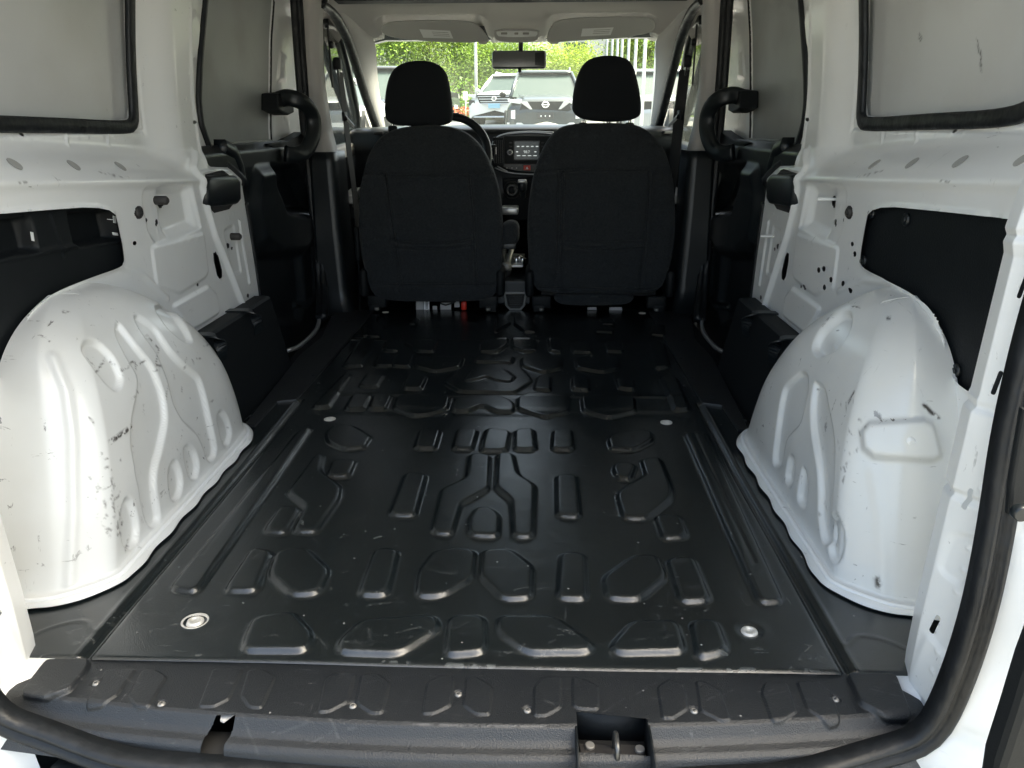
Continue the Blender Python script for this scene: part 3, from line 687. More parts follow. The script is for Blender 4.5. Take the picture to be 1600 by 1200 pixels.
def wallfeat(side):
    def f(H, Q, P):
        pk = LP([(226,293),(300,289),(314,355),(247,384),(233,365),(222,310)])
        pad_(H, Q, pk, -.006, .012); line_(H, Q, np.vstack([pk, pk[:1]]), .006, .002)
        pad_(H, Q, LP([(251,296),(297,293),(307,351),(266,367),(257,350)]), -.016, .030)
        pad_(H, Q, LP([(236,386),(317,364),(325,425),(320,434),(280,458),(244,447)]), .004, .008)
        pad_(H, Q, LP([(268,478),(325,447),(338,460),(342,489),(312,508),(296,516)]), .006, .009)
        line_(H, Q, LP([(313,240),(305,262),(313,283),(322,325),(335,368),(352,408),(378,476)]), .016, .012)
        line_(H, Q, LP([(317,270),(326,268),(345,266),(360,268)]), .008, .006)
        pad_(H, Q, LP([(350,360),(366,352),(377,425),(366,431)]), -.004, .008)
        line_(H, Q, LP([(374,346),(379,380),(389,443)]), .006, .006)
        for u, v in [(x, 213) for x in (18, 43, 67, 103, 122, 138, 160, 178, 195)]: dot_(H, Q, tr(0, -.82, [(u, v)])[0], .007, .002)
        for u, v in [(243,307),(240,325),(250,360),(253,372),(270,384),(282,380),(293,377),(306,374),(352,342),(358,340),(365,333),(303,115),(302,155),(322,250)]: dot_(H, Q, LP([(u, v)])[0], .006, .0018)
        # pads round the window joints and the hinge plates of the pillar
        for a, b in ((103, 168),): 
            for u in (a, b): line_(H, Q, tr(0, -.82, [(u, 203), (u+1, 226)]), .006, .003)
        pad_(H, Q, tr(0, -.785, [(303,15),(312,40),(313,75),(310,90),(303,95),(296,80),(295,30)]), .007, .012)
        pad_(H, Q, tr(0, -.785, [(310,184),(318,184),(319,200),(311,202)]), .004, .006)
        # bonded flange following the arch
        fl_ = LP([(60,466),(90,440),(150,424),(185,416),(225,430),(262,466)]) if side < 0 else RP([(1310,455),(1350,438),(1390,442),(1440,470),(1462,500),(1478,560),(1490,620)])
        line_(H, Q, fl_, .010, .004)
        line_(H, Q, OPENC, .009, .0035)
        line_(H, Q, [(y, .708) for y in np.linspace(.9, 1.79, 12)], .006, -.004)
        line_(H, Q, [(WY1+.02, z) for z in np.linspace(.70, 1.2, 12)], .006, -.003)
        # window recess
        pad_(H, Q, np.array([(.9, WZ0-.006), (WY1+.006, WZ0-.006), (WY1+.02, 1.3), (.9, 1.3)]), -.006, .014)
        line_(H, Q, [(1.99, .62), (1.985, .8), (2.0, 1.0), (2.02, 1.2)], .012, .004)
        H += .0008*np.sin(Q[:, 0]*11)*np.sin(Q[:, 1]*17)
    return f
def wallwear(W, Q, P):
    for q in ([(160,270),(200,278)],[(20,286),(38,284)],[(178,278),(196,277)],[(230,257),(232,261)]): line_(W, Q, LP(q), .0025, .7, set_=True)
for s in (-1, 1):
    yA = np.linspace(0, 1, 370); zA = np.linspace(-.02, 1.24, 330)
    TT, ZZ = np.meshgrid(yA, zA, indexing='ij'); YY = .83+(yd(ZZ)-.83)*TT
    def wS(a, b, s=s): return np.stack([s*xwall(a, b), a, b], 1)
    holes = [ell(h[0], h[1], h[2]*1.35, h[3]*1.2) for h in HOLES_PX]+[OPENC, SLOT]
    if s > 0: holes += [ell(u, v, 2.6, 4.6, 1) for u, v in [(1282,422),(1290,420),(1301,437),(1291,449),(1317,443),(1329,454),(1335,397),(1258,449)]]
    if s < 0: holes += [LP([(334,395),(338,395),(340,400),(336,402)])]
    # the window opening proper
    wo = np.array([(1.16, WZ0+.045), (1.20, WZ0+.018), (1.70, WZ0+.008), (WY1-.035, WZ0+.012), (WY1-.022, WZ0+.035), (WY1+.01, 1.16), (1.1, 1.16), (1.12, .84)])
    holes.append(wo)
    wl = surf('side_wall', YY, ZZ, wS, wallfeat(s), holes, M['white'], VAN, flip=(s > 0), cell=.0036, wear=wallwear,
         label='white ribbed left side wall of the load bay' if s < 0 else 'white right side wall of the load bay with a row of drilled holes')
    # rubber window surround and blank panel
    fr = [(1.075, 1.20), (1.085, .95), (1.10, .84), (1.125, WZ0+.040), (1.17, WZ0+.012), (1.25, WZ0+.002), (1.45, WZ0-.001), (WY1-.06, WZ0-.008), (WY1-.018, WZ0-.002), (WY1-.008, WZ0+.035), (WY1-.002, .85), (WY1+.012, 1.0), (WY1+.03, 1.2)]
    fr = chaikin(fr, 2, False); 
    P = np.stack([s*(xwall(fr[:, 0], fr[:, 1])-.0005), fr[:, 0], fr[:, 1]], 1)
    sweep('window_surround', P, [(-.0145, -.004), (-.014, .004), (-.010, .0065), (.010, .0065), (.014, .003), (.0145, -.004)], M['rubber'], wl, up=(-s, 0, 0), n=120)
    yy_, zz_ = np.meshgrid(np.linspace(1.06, 1.80, 220), np.linspace(WZ0-.01, 1.22, 150), indexing='ij')
    def ww(W, Q, P, s=s):
        if s > 0:
            for q in ([(1524,60),(1525,75),(1526,110)],[(1528,80),(1527,112)],[(1436,52),(1440,60)],[(1435,60),(1438,64)]): line_(W, Q, tr(0, .83, q), .0035, 1.0, set_=True)
    surf('window_panel', yy_, zz_, lambda a, b, s=s: np.stack([s*(.838-.05*np.clip((b-.75)/.5, 0, 1)**1.3), a, b], 1),
         lambda H, Q, P: H.__iadd__(.002*np.sin(Q[:, 0]*5+1)*np.sin(Q[:, 1]*7)), [], M['panelgrey'], wl, flip=(s > 0),
         wear=ww)
    # dark grey sheet standing in for the unlit space behind the holes
    sweep('hole_shade_sheet', [(s*.832, y, .30) for y in (.86, 1.5, 2.19)], [(-.001, -.32), (.001, -.32), (.001, .33), (-.001, .33)], M['cavgrey'], wl, up=(0, 0, 1), smooth=False)
    # flat ovals on the ledge
    for (u, v) in [(27,263),(118,261),(190,259)] if s < 0 else [(1364,256),(1422,257),(1496,259),(1592,262)]:
        p = on(0, s*.775, u, v); y, z = p[1], p[2]; zz0 = zr(y)+.032
        k = 20; V = []
        for i in range(k):
            a = 2*math.pi*i/k; dy = .0115*math.cos(a); dt = .0115*math.sin(a); Y = y+dy; Z = zz0+dt*.8
            V.append((s*(float(xwall(np.array([Y]), np.array([Z]))[0])-.0012), Y, Z))
        V2 = [(a-s*.0008*-1*-1, b, c+.0008) for a, b, c in V]
        mk('drain_sticker', V2+V, [tuple(range(k))]+[(i, (i+1) % k, k+(i+1) % k, k+i) for i in range(k)], M['oval'], wl, False)
    # grommet, stop buffers
    p = on(0, s*.76, 217, 332) if s < 0 else on(0, .76, 1334, 331); y, z = (LP([(217, 332)])[0])
    cyl('grommet', (s*.766, y, z), (s*.7545, y, z), .0125, M['plug'], wl, dome=.3); cyl('grommet_core', (s*.757, y, z), (s*.7525, y, z), .006, M['cav'], wl)
    for (u, v, r) in ((247, 313, .010), (364, 369.5, .010)):
        y, z = LP([(u, v)])[0]
        y += .012
        if s < 0: cyl('stop_buffer', (s*.77, y-.014, z), (s*.735, y-.014, z), r, M['plug'], wl, dome=.5)
        else: cyl('weld_stud', (s*.77, y, z), (s*.728, y, z), .0035, M['white'], wl, dome=.2)
# quarter trims in the big lower openings
trq = tr(0, -.77, [(108,333),(178,328),(188,374),(120,384)]); trq2 = tr(0, -.77, [(-60,352),(48,338),(62,392),(-60,415)])
ga, gb = np.meshgrid(np.linspace(.86, 1.57, 200), np.linspace(.25, .612, 120), indexing='ij')
def qf(H, Q, P):
    pad_(H, Q, trq, -.035, .012, r=1); pad_(H, Q, trq2, -.03, .012, r=1)
    line_(H, Q, LP([(0,408),(60,396),(130,384),(196,376)]), .006, .006); line_(H, Q, LP([(90,335),(110,400)]), .005, .004)
    c = LP([(88, 372)])[0]; t = [(c[0]+.018*math.cos(a), c[1]+.018*math.sin(a)) for a in np.linspace(0, 6.3, 20)]; line_(H, Q, t, .002, .0008)
q1 = surf('storage_trim', ga, gb, lambda a, b: np.stack([-.772+0*a, a, b], 1), qf, [], M['blkmatt'], VAN, flip=False, label='black moulded trim with two pockets filling the left wall opening')
for px in ([(176,337),(180,338),(181,349),(177,348)],[(167,342),(178,343),(178,344),(167,343)],[(175,363),(183,364),(184,368),(176,367)],[(47,362),(51,363),(53,377),(49,376)]):
    P = [on(0, -.7705, *p) for p in px]; prism('lit_slot_plate', P, (.0012, 0, 0), M['white'], q1, 0)  # white plates imitate slots with lit white metal behind
q2 = surf('quarter_board', ga, gb, lambda a, b: np.stack([.768+0*a, a, b], 1), lambda H, Q, P: H.__iadd__(.002*np.sin(Q[:, 0]*9)*np.sin(Q[:, 1]*8)), [], M['board'], VAN, flip=True, label='flat black fibre board filling the right wall opening')
for u, v in ((1418, 343), (1364, 333), (1351, 408), (1496, 580)):
    p = on(0, .768, u, v); cyl('push_clip', (.769, p[1], p[2]), (.762, p[1], p[2]), .012, M['blk'], q2, dome=.35); cyl('clip_pin', (.763, p[1], p[2]), (.7595, p[1], p[2]), .0055, M['blk'], q2, dome=.5)
# outer shell: keeps daylight out except through the real openings
for s in (-1, 1):
    prism('outer_side', [(s*.90, .74, -.30), (s*.90, 3.10, -.30), (s*.90, 3.10, .72), (s*.90, .74, .72)], (s*.01, 0, 0), M['white'], VAN, 0)
    prism('upper_side', [(s*.90, .74, .70), (s*.90, 3.10, .70), (s*.80, 3.10, 1.36), (s*.80, .74, 1.36)], (s*.01, 0, 0), M['white'], VAN, 0)
    prism('front_door_skin', [(s*.90, 3.03, -.30), (s*.90, 4.3, -.30), (s*.88, 4.3, .45), (s*.88, 3.03, .50)], (s*.01, 0, 0), M['white'], VAN, 0)
prism('roof', [(-.82, .72, 1.33), (.82, .72, 1.33), (.82, 3.2, 1.36), (-.82, 3.2, 1.36)], (0, 0, .015), M['white'], VAN, 0)
prism('bonnet', [(-.86, 3.98, .50), (.86, 3.98, .50), (.80, 4.75, .32), (-.80, 4.75, .32)], (0, 0, .01), M['white'], VAN, 0)
prism('rear_bumper', [(-.86, .70, -.10), (.86, .70, -.10), (.84, .56, -.13), (-.84, .56, -.13)], (0, 0, -.2), M['blk'], VAN, .01)
prism('firewall', [(-.88, 3.97, -.18), (.88, 3.97, -.18), (.88, 3.97, .52), (-.88, 3.97, .52)], (0, .02, 0), M['blkmatt'], VAN, 0)
prism('underbody', [(-.88, .72, -.16), (.88, .72, -.16), (.88, 4.7, -.16), (-.88, 4.7, -.16)], (0, 0, -.02), M['blk'], VAN, 0)
# =================================================================== sliding door side
for s in (-1, 1):
    sg = lambda pts, x: [(s*abs(q[0]), q[1], q[2]) for q in [on(0, -x, *p) for p in pts]]
    # black seal following the rear edge of the door opening
    zz = np.linspace(.555, 1.24, 60); P = np.stack([s*(xwall(yd(zz), zz)-.002), yd(zz)+.004, zz], 1)
    sweep('door_seal', P, [(-.010, -.006), (-.010, .005), (-.004, .009), (.008, .007), (.010, 0), (.006, -.006)], M['rubber'], VAN, up=(-s, 0, 0))
    zz = np.linspace(.18, .50, 30); P = np.stack([s*(.757+0*zz), yd(zz)+.006, zz], 1)
    sweep('lower_door_seal', P, [(-.008, -.006), (-.008, .003), (.006, .003), (.008, -.006)], M['rubber'], VAN, up=(-s, 0, 0))
    # sliding door itself
    ga, gb = np.meshgrid(np.linspace(2.0, 3.14, 190), np.linspace(.64, 1.30, 110), indexing='ij')
    yb = lambda z: np.interp(z, [.6, .66, .8, 1.0, 1.13, 1.18, 1.3], [2.71, 2.71, 2.73, 2.77, 2.82, 2.62, 2.3])
    def uf(H, Q, P):
        inside = sm((yb(Q[:, 1])-Q[:, 0])/.012)*sm((Q[:, 1]-.662)/.01); H -= .016*inside
        y0 = yb(Q[:, 1])
        pad_(H, Q, np.array([(2.80, .865), (2.90, .87), (2.92, .95), (2.84, .96)]), .006, .014); pad_(H, Q, np.array([(2.74, .675), (2.90, .68), (2.92, .78), (2.85, .80), (2.74, .79)]), .006, .014)
        for c in ((2.855, .94), (2.865, .915), (2.80, .755), (2.84, .74)): dot_(H, Q, c, .007, -.012)
    dr = surf('sliding_door', ga, gb, lambda a, b, s=s: np.stack([s*(.835-.03*np.clip((b-.7)/.5, 0, 1)), a, b], 1), uf, [], M['white'], VAN, flip=(s > 0))
    yy_, zz_ = np.meshgrid(np.linspace(0, 1, 40), np.linspace(.664, 1.235, 40), indexing='ij'); YY = 1.98+(yb(zz_)-.004-1.98)*yy_
    surf('blank_panel', YY, zz_, lambda a, b, s=s: np.stack([s*(.835-.03*np.clip((b-.7)/.5, 0, 1)+.009), a, b], 1), lambda H, Q, P: None, [], M['doorgrey'], dr, flip=(s > 0))
    pp = np.array([(yb(z), z) for z in np.linspace(.665, 1.2, 40)]); P = np.stack([s*(.835-.03*np.clip((pp[:, 1]-.7)/.5, 0, 1)+.003), pp[:, 0], pp[:, 1]], 1)
    tube('panel_seal', P, .004, M['rubber'], dr, k=8)
    tube('lower_panel_seal', [(s*.836, 2.0, .664), (s*.836, 2.71, .664)], .0035, M['dull'], dr, k=8, n=10)
    # black lower trim of the door with map pocket and dark recess
    ga, gb = np.meshgrid(np.linspace(1.98, 3.12, 220), np.linspace(-.16, .665, 180), indexing='ij')
    T_ = lambda pts: tr(0, -.80, pts)
    def lf(H, Q, P):
        H += .022*sm((Q[:, 1]-.50)/.10)*sm((.668-Q[:, 1])/.03)
        pad_(H, Q, T_([(412,262),(455,262),(472,285),(492,330),(440,328),(415,275)]), -.045, .04)
        pad_(H, Q, T_([(388,268),(414,264),(424,285),(437,326),(460,333),(486,336),(488,372),(470,392),(430,395),(403,378),(392,330)]), .030, .05)
        pad_(H, Q, T_([(405,400),(470,398),(478,470),(470,500),(420,500)]), -.03, .04)
        line_(H, Q, T_([(486,390),(488,420),(489,465),(480,476),(470,478)]), .016, .018)
        dot_(H, Q, T_([(469, 336)])[0], .012, -.01)
    dt = surf('door_trim', ga, gb, lambda a, b, s=s: np.stack([s*(.80+0*a), a, b], 1), lf, [], M['blk'], dr, flip=(s > 0))
    rib = [on(0, -.79, *p) for p in [(345,229),(362,238),(372,262),(376,290)]]
    sweep('trim_rib', [(s*.79, p[1], p[2]) for p in rib], [(-.02, -.02), (-.02, .012), (0, .018), (.02, .012), (.02, -.02)], M['blk'], dt, up=(-s, 0, 0), n=20)
    # grab handle: C-shaped loop standing off the door
    H_ = [(436,156,.79),(447,152,.765),(460,154,.735),(474,160,.712),(484,170,.70),(490,185,.695),(491,202,.695),(487,220,.70),(478,236,.715),(464,243,.735),(446,240,.765)]
    hp = chaikin([(s*x, *on(0, -x, u, v)[1:]) for u, v, x in H_], 2, False)
    hu = []
    sweep('grab_handle', hp, [(-.024, -.012), (-.028, 0), (-.024, .010), (-.010, .014), (.010, .014), (.024, .010), (.028, 0), (.024, -.012)], M['blk'], dr, up=(-s*.6, -.8, 0), n=70)
    prism('handle_mount', [(s*.775, *on(0, -.775, *p)[1:]) for p in [(435,146),(458,143),(460,176),(452,180),(443,177),(435,172)]], (s*.06, 0, 0), M['blkmatt'], dr, .006)
    prism('handle_foot', [(s*.78, *on(0, -.78, *p)[1:]) for p in [(419,225),(452,220),(468,212),(478,206),(478,234),(430,234)]], (s*.05, 0, 0), M['blkmatt'], dr, .004)
    # hinge arm and its housing
    hx = .742
    prism('hinge_housing', [(s*(hx+.014), *on(0, -(hx+.014), *p)[1:]) for p in [(323,272),(352,266),(364,276),(366,320),(360,328),(337,334),(329,326),(324,300)]], (s*.03, 0, 0), M['cav'], VAN, .008)
    prism('hinge_arm', [(s*hx, *on(0, -hx, *p)[1:]) for p in [(325,278),(333,274),(371,274),(378,283),(379,312),(374,319),(333,324),(327,318)]], (s*.035, 0, 0), M['blk'], VAN, .012, smooth=True)
    # black step cover between arch and door, with two curved hooks
    yA, yB = 1.60, 2.17
    st = sweep('step_cover', [(s*.735, yA, .222), (s*.735, 1.9, .222), (s*.735, yB, .222)], [(-.030, -.24), (.078, -.24), (.030, .0), (.022, .006), (-.018, .006), (-.030, -.004)] if s < 0 else [(-.078, -.24), (-.030, 0), (-.022, .006), (.018, .006), (.030, -.004), (.030, -.24)], M['blkmatt'], VAN, up=(0, 0, 1), smooth=False)
    for yc in (1.73, 1.98):
        hk = chaikin([(s*.760, yc, .229), (s*.735, yc, .2305), (s*.700, yc, .231), (s*.688, yc+.002, .222), (s*.680, yc+.008, .195), (s*.686, yc+.014, .160)], 2, False)
        sweep('hook_strap', hk, [(-.015, -.002), (-.015, .002), (.015, .002), (.015, -.002)], M['blk'], st, up=(0, 1, 0) if 0 else (s*.3, 0, 1), smooth=False)
    # scuff plate along the door threshold
    ol = [(383,663),(398,664),(433,627),(463,624),(487,597),(585,484),(522,484),(503,526),(470,553),(464,560),(400,640)]
    op = [on(2, .006, *p) for p in ol]; sc = prism('threshold_plate', [(s*abs(p[0]), p[1], .0065) for p in op][::1], (0, 0, -.012), M['sill'], VAN, .002)
    for u, v in ((520,493),(542,502),(519,528),(481,536),(515,556),(489,586),(498,598),(452,614),(391,650)):
        p = on(2, .007, u, v); cyl('screw', (s*abs(p[0]), p[1], .005), (s*abs(p[0]), p[1], .0085), .0045, M['blk'], sc, k=12, dome=.4)
    # pale jamb edge curving from the threshold up the B pillar
    jb = chaikin([(s*abs(p[0]), p[1], p[2]) for p in [on(2, -.01, 447, 548), on(2, -.01, 466, 543), on(2, -.005, 487, 525), on(2, .0, 500, 508)]]+[(s*.765, 2.90, .12), (s*.775, 2.93, .4), (s*.785, 2.94, .8), (s*.78, 2.96, 1.2)], 2, False)
    sweep('door_jamb_edge', jb, [(-.006, -.006), (-.006, .006), (.006, .006), (.006, -.006)], M['silver'], VAN, up=(-s, 0, 0), n=80)
    j2 = jb.copy(); j2[:, 0] -= s*.014; k = j2[:, 2] > .02
    sweep('front_door_seal', j2[k]+np.array([-s*-.004, -.02, 0]), [(-.021, -.016), (-.023, 0), (-.017, .012), (-.004, .014), (0, .006), (.005, .014), (.017, .012), (.023, 0), (.021, -.016)], M['rubber'], VAN, up=(0, -1, 0), n=70)
    # well below the threshold
    prism('step_well', [(s*.66, 1.6, -.06), (s*.88, 1.6, -.15), (s*.88, 3.02, -.15), (s*.66, 3.02, -.06)], (0, 0, -.005), M['blkmatt'], VAN, 0)
# =================================================================== B pillars
def shell(name, C1, C2, n, m, mat, parent, flip=False, bulge=0, bdir=(0, -1, 0), label=None):
    C1 = resample(C1, n); C2 = resample(C2, n); t = np.linspace(0, 1, m)[None, :, None]
    P = C1[:, None]*(1-t)+C2[:, None]*t+np.array(bdir)*bulge*4*t*(1-t)
    F = quads(n, m); 
    return mk(name, P.reshape(-1, 3), F[:, ::-1] if flip else F, mat, parent, True, label)
for s in (-1, 1):
    def colx(name, prof, mat, parent):      # stacked horizontal sections (z, xo, xi, y_back, y_front)
        V = []; Fc = []; k = 0
        for z, xo, xi, yb_, yf_ in prof:
            sec = [(xo, yf_), (xo, yb_+.02), (xo-.004, yb_+.006), (xo-.012, yb_), (xo-.016, yb_), (xi+.034, yb_-.004), (xi+.030, yb_-.004), (xi+.014, yb_+.001), (xi+.004, yb_+.012), (xi, yb_+.03), (xi, yb_+.034), (xi, yf_)]
            V += [(s*x, y, z) for x, y in sec]; k = len(sec)
        for i in range(len(prof)-1):
            for q in range(k-1): f = (i*k+q, i*k+q+1, (i+1)*k+q+1, (i+1)*k+q); Fc.append(f if s < 0 else f[::-1])
        Fc.append(tuple(range(k))); Fc.append(tuple((len(prof)-1)*k+q for q in range(k)))
        return mk(name, V, Fc, mat, parent, True)
    up_ = colx('pillar_trim', [(.615, .765, .676, 2.905, 2.99), (.70, .768, .692, 2.912, 2.99), (.85, .772, .704, 2.925, 2.99), (1.0, .775, .704, 2.935, 3.0), (1.10, .775, .700, 2.945, 3.02), (1.3, .77, .67, 2.95, 3.1)], M['pil'], VAN)
    colx('lower_pillar_trim', [(-.01, .775, .640, 2.855, 3.05), (.10, .775, .652, 2.862, 3.05), (.35, .772, .662, 2.88, 3.05), (.58, .768, .666, 2.893, 3.06), (.618, .768, .668, 2.897, 3.06)], M['blk'], VAN)
    # belt hardware
    X = .683
    pt = lambda u, v, x=X: np.array([s*x, *on(0, -x, u, v)[1:]])
    cyl('belt_cap', (s*.70, 3.02, 1.155), (s*.680, 3.02, 1.155), .017, M['blkmatt'], up_, dome=.3)
    sweep('height_rail', [(s*.688, 3.03, z) for z in (.85, .95, 1.06)], [(-.008, -.002), (-.008, .002), (.008, .002), (.008, -.002)], M['cav'], up_, up=(-s, 0, 0))
    cyl('rail_knob', (s*.69, 3.03, 1.00), (s*.672, 3.03, 1.00), .013, M['blkmatt'], up_, dome=.3)
    bg_ = box('belt_guide', (s*.664, 3.035, .935), (.030, .035, .045), M['blkmatt'], up_, .009)
    prism('guide_eye', [(s*.655, 3.01, .915), (s*.655, 3.06, .915), (s*.655, 3.045, .885), (s*.655, 3.02, .885)], (s*.008, 0, 0), M['blk'], bg_, .002)
    bp = [(s*.655, 3.03, .905), (s*.650, 3.035, .80), (s*.640, 3.02, .62), (s*.625, 3.0, .45), (s*.618, 2.98, .30)]
    sb = sweep('seat_belt', bp, [(-.022, -.001), (-.022, .001), (.022, .001), (.022, -.001)], M['web'], VAN, up=((1, -.22, 0) if s < 0 else (-.62, -.78, 0)), n=40, smooth=False)
    box('belt_tongue', (s*.643, 3.005, .745), (.012, .05, .035), M['blkmatt'], sb, .004)
    prism('tongue_blade', [(s*.640, 2.99, .735), (s*.600, 2.97, .700), (s*.598, 2.965, .712), (s*.634, 2.98, .752)], (0, .003, 0), M['chrome'], sb, .0005)
    cyl('buckle_sleeve', (s*.616, 2.95, .33), (s*.612, 2.93, .20), .012, M['blkmatt'], sb); tube('anchor_cable', [(s*.612, 2.93, .21), (s*.614, 2.92, .10), (s*.618, 2.91, 0)], .004, M['blkmatt'], sb)
    prism('cab_sill', [(s*.60, 2.90, .002), (s*.655, 2.90, .002), (s*.70, 3.5, .02), (s*.62, 3.5, .02)], (0, 0, -.01), M['blkmatt'], VAN, 0)
# =================================================================== front seats
SY = 2.90
def sx(pts, y=SY): return tr(1, y, pts)
SEATS = {
 'left': dict(out=[(640,196),(605,204),(582,222),(566,262),(558,310),(561,380),(572,430),(583,458),(600,468),(690,470),(765,468),(781,450),(786,390),(784,320),(774,275),(752,228),(722,203),(690,196)],
   head=[(604,193),(601,165),(605,130),(614,108),(632,97),(655,94),(680,97),(697,110),(704,140),(709,180),(703,194),(655,196)],
   posts=[(613,192),(686,193)], seams=[[(594,270),(600,272),(612,350),(623,425),(624,452)],[(600,272),(606,300),(618,370),(630,440)],[(732,272),(738,330),(741,375),(745,450)],[(565,273),(600,274),(735,275),(775,272)],[(612,375),(650,380),(700,380),(741,374)],[(615,385),(650,388),(700,388),(741,382)],[(583,440),(620,442),(770,442)]],
   skirt=[(612,455),(760,455),(748,464),(742,468),(630,468),(618,464)], lab='left front seat back in black fabric with taller left shoulder, driver side'),
 'right': dict(out=[(893,192),(865,205),(843,240),(829,290),(823,350),(826,410),(833,445),(845,456),(940,457),(1025,457),(1038,440),(1054,390),(1057,320),(1052,265),(1035,222),(1010,200),(985,192)],
   head=[(894,182),(894,150),(903,112),(918,92),(945,86),(972,88),(988,98),(997,130),(1002,165),(999,185),(945,190)],
   posts=[(911,187),(984,187)], seams=[[(875,268),(872,330),(871,400),(870,452)],[(880,268),(879,330),(877,400),(874,452)],[(1016,268),(1012,330),(1005,400),(998,452)],[(838,271),(870,268),(1016,266),(1045,268)],[(878,374),(920,378),(960,378),(1003,376)],[(880,384),(920,388),(960,388),(1002,385)],[(833,447),(1030,450)]],
   skirt=[(862,460),(994,460),(988,476),(965,480),(890,480),(868,476)], lab='right front seat back in black fabric, passenger side')}
for nm, D in SEATS.items():
    out = sx(D['out'])
    def ff(H, Q, D=D):
        for l in D['seams']: line_(H, Q, sx(l), .0075, -.014); line_(H, Q, sx(l)+np.array([.010, 0]), .008, .003)
        H += .0025*np.sin(Q[:, 0]*17+2)*np.sin(Q[:, 1]*9)+.0012*np.sin(Q[:, 0]*43+Q[:, 1]*31)
    st = pillow('front_seat', out, SY, .10, .1, .045, .09, M['fabric'], VAN, p=5, feats=ff, rings=90, n=260, label=D['lab'])
    hd = sx([(u, v+(2 if v > 170 else 0)) for u, v in D['head']], SY+.085)
    pillow('headrest', hd, SY+.085, .05, .8, .05, .045, M['fabhead'], st, p=3.2, rings=30, n=120)
    for u, v in D['posts']:
        p = on(1, SY+.08, u, v); cyl('headrest_post', (p[0], p[1], p[2]-.05), (p[0], p[1], p[2]+.04), .006, M['chrome'], st)
        cyl('post_collar', (p[0], p[1], p[2]-.035), (p[0], p[1], p[2]-.010), .018, M['blkmatt'], st, dome=.3)
    pillow('seat_skirt', sx([(u, v-2) for u, v in D['skirt']], SY-.01), SY+.01, 0, 0, .03, .03, M['fabric'], st, p=4, rings=16, n=80)
    xa, xb = out[:, 0].min(), out[:, 0].max(); xm = (xa+xb)/2; wd = xb-xa
    pillow('seat_cushion', [(xa-.0, .08), (xa, .20), (xa+.05, .24), (xb-.05, .24), (xb, .20), (xb, .08)], SY+.33, 0, 0, .26, .24, M['fabric'], st, p=6, rings=14, n=80)
    for k in (-1, 1):
        box('recliner_cover', (xm+k*(wd/2-.012), SY+.03, .12), (.035, .14, .11), M['blkmatt'], st, .015)
        box('seat_bracket', (xm+k*(wd/2-.06), SY-.01, .045), (.075, .035, .05), M['blkmatt'], st, .006)
        box('seat_rail', (xm+k*(wd/2-.05), SY+.22, .02), (.045, .5, .03), M['blkmatt'], st, .004)
        cyl('rail_bolt', (xm+k*(wd/2-.06), SY-.03, .012), (xm+k*(wd/2-.06), SY-.03, .022), .009, M['dull'], st)
    box('under_pan', (xm, SY+.15, .075), (wd*.8, .25, .03), M['cav'], st, .004)
    if nm == 'left':
        for (a, b, c, d, m_) in ((650,471,661,486,'silver'),(662,469,671,486,'label'),(688,473,705,485,'silver'),(676,478,683,484,'silver'),(710,471,718,480,'silver')):
            P = [on(1, SY+.03, *p) for p in ((a,b),(c,b),(c,d),(a,d))]; prism('under_bracket' if m_ == 'silver' else 'barcode_label', P, (0, .002, 0), M['pil'] if m_ == 'silver' else M['label'], st, 0)
        for k in range(6):
            P = [on(1, SY+.0295, *p) for p in ((665, 471+k*2), (669, 471+k*2), (669, 472+k*2), (665, 472+k*2))]; prism('barcode_bar', P, (0, -.0005, 0), M['labink'], st, 0)
        p = on(1, SY+.02, 725, 477); box('buckle', p, (.022, .03, .036), M['red'], st, .005)
        tube('seat_cable', [on(1, SY+.025, *q) for q in ((688,474),(696,477),(706,474),(712,471))], .003, M['blk'], st, n=12)
    else:
        for (a, b, c, d) in ((952,480,972,485),(918,480,932,484)):
            P = [on(1, SY+.03, *p) for p in ((a,b),(c,b),(c,d),(a,d))]; prism('under_bracket', P, (0, .002, 0), M['pil'], st, 0)
        p = on(1, SY-.02, 929, 464); box('zip_pull', p, (.03, .006, .006), M['blk'], st, .001)
# armrest of the left seat
p = on(1, 2.96, 797, 365)
arm = box('seat_armrest', (p[0], 3.02, p[2]-.005), (.066, .24, .10), M['fabric'], VAN, .028, seg=4, rot=(R(-6), 0, 0))
box('armrest_cap', (p[0], 2.897, p[2]-.040), (.052, .012, .024), M['blk'], arm, .004)
# =================================================================== centre console, gear lever, handbrake
def cb(u, v, y): return on(1, y, u, v)
cn = prism('centre_console', [(-.075, 2.93, .02), (.075, 2.93, .02), (.10, 3.45, .02), (-.10, 3.45, .02)], (0, 0, .10), M['blk'], VAN, .01)
box('console_tub', (0, 2.955, .065), (.105, .03, .10), M['blk'], cn, .012)
q = [cb(*p, 2.925) for p in ((786,456),(824,456),(821,478),(815,485),(796,485),(789,478))]; prism('rear_vent_frame', q, (0, .02, 0), M['plugmetal'], cn, .003)
q = [cb(*p, 2.920) for p in ((790,460),(820,460),(817,477),(812,482),(798,482),(793,477))]; prism('rear_vent_face', q, (0, .01, 0), M['cav'], cn, .001)
for k in range(6):
    z = cb(805, 463+3.2*k, 2.918)[2]; box('vent_slat', (cb(805, 470, 2.918)[0], 2.918, z), (.062-.004*k, .006, .0035), M['blk'], cn, .001)
tubp = cb(804, 447, 2.97)
k = 24; ring = [(tubp[0]+.044*math.cos(a), 3.00+.036*math.sin(a), tubp[2]+.012) for a in np.linspace(0, 2*math.pi, k+1)[:-1]]
tube('cup_holder_rim', ring, .006, M['silver'], cn, closed=True, k=8); cyl('cup_holder', (tubp[0], 3.0, tubp[2]-.05), (tubp[0], 3.0, tubp[2]+.008), .040, M['cav'], cn)
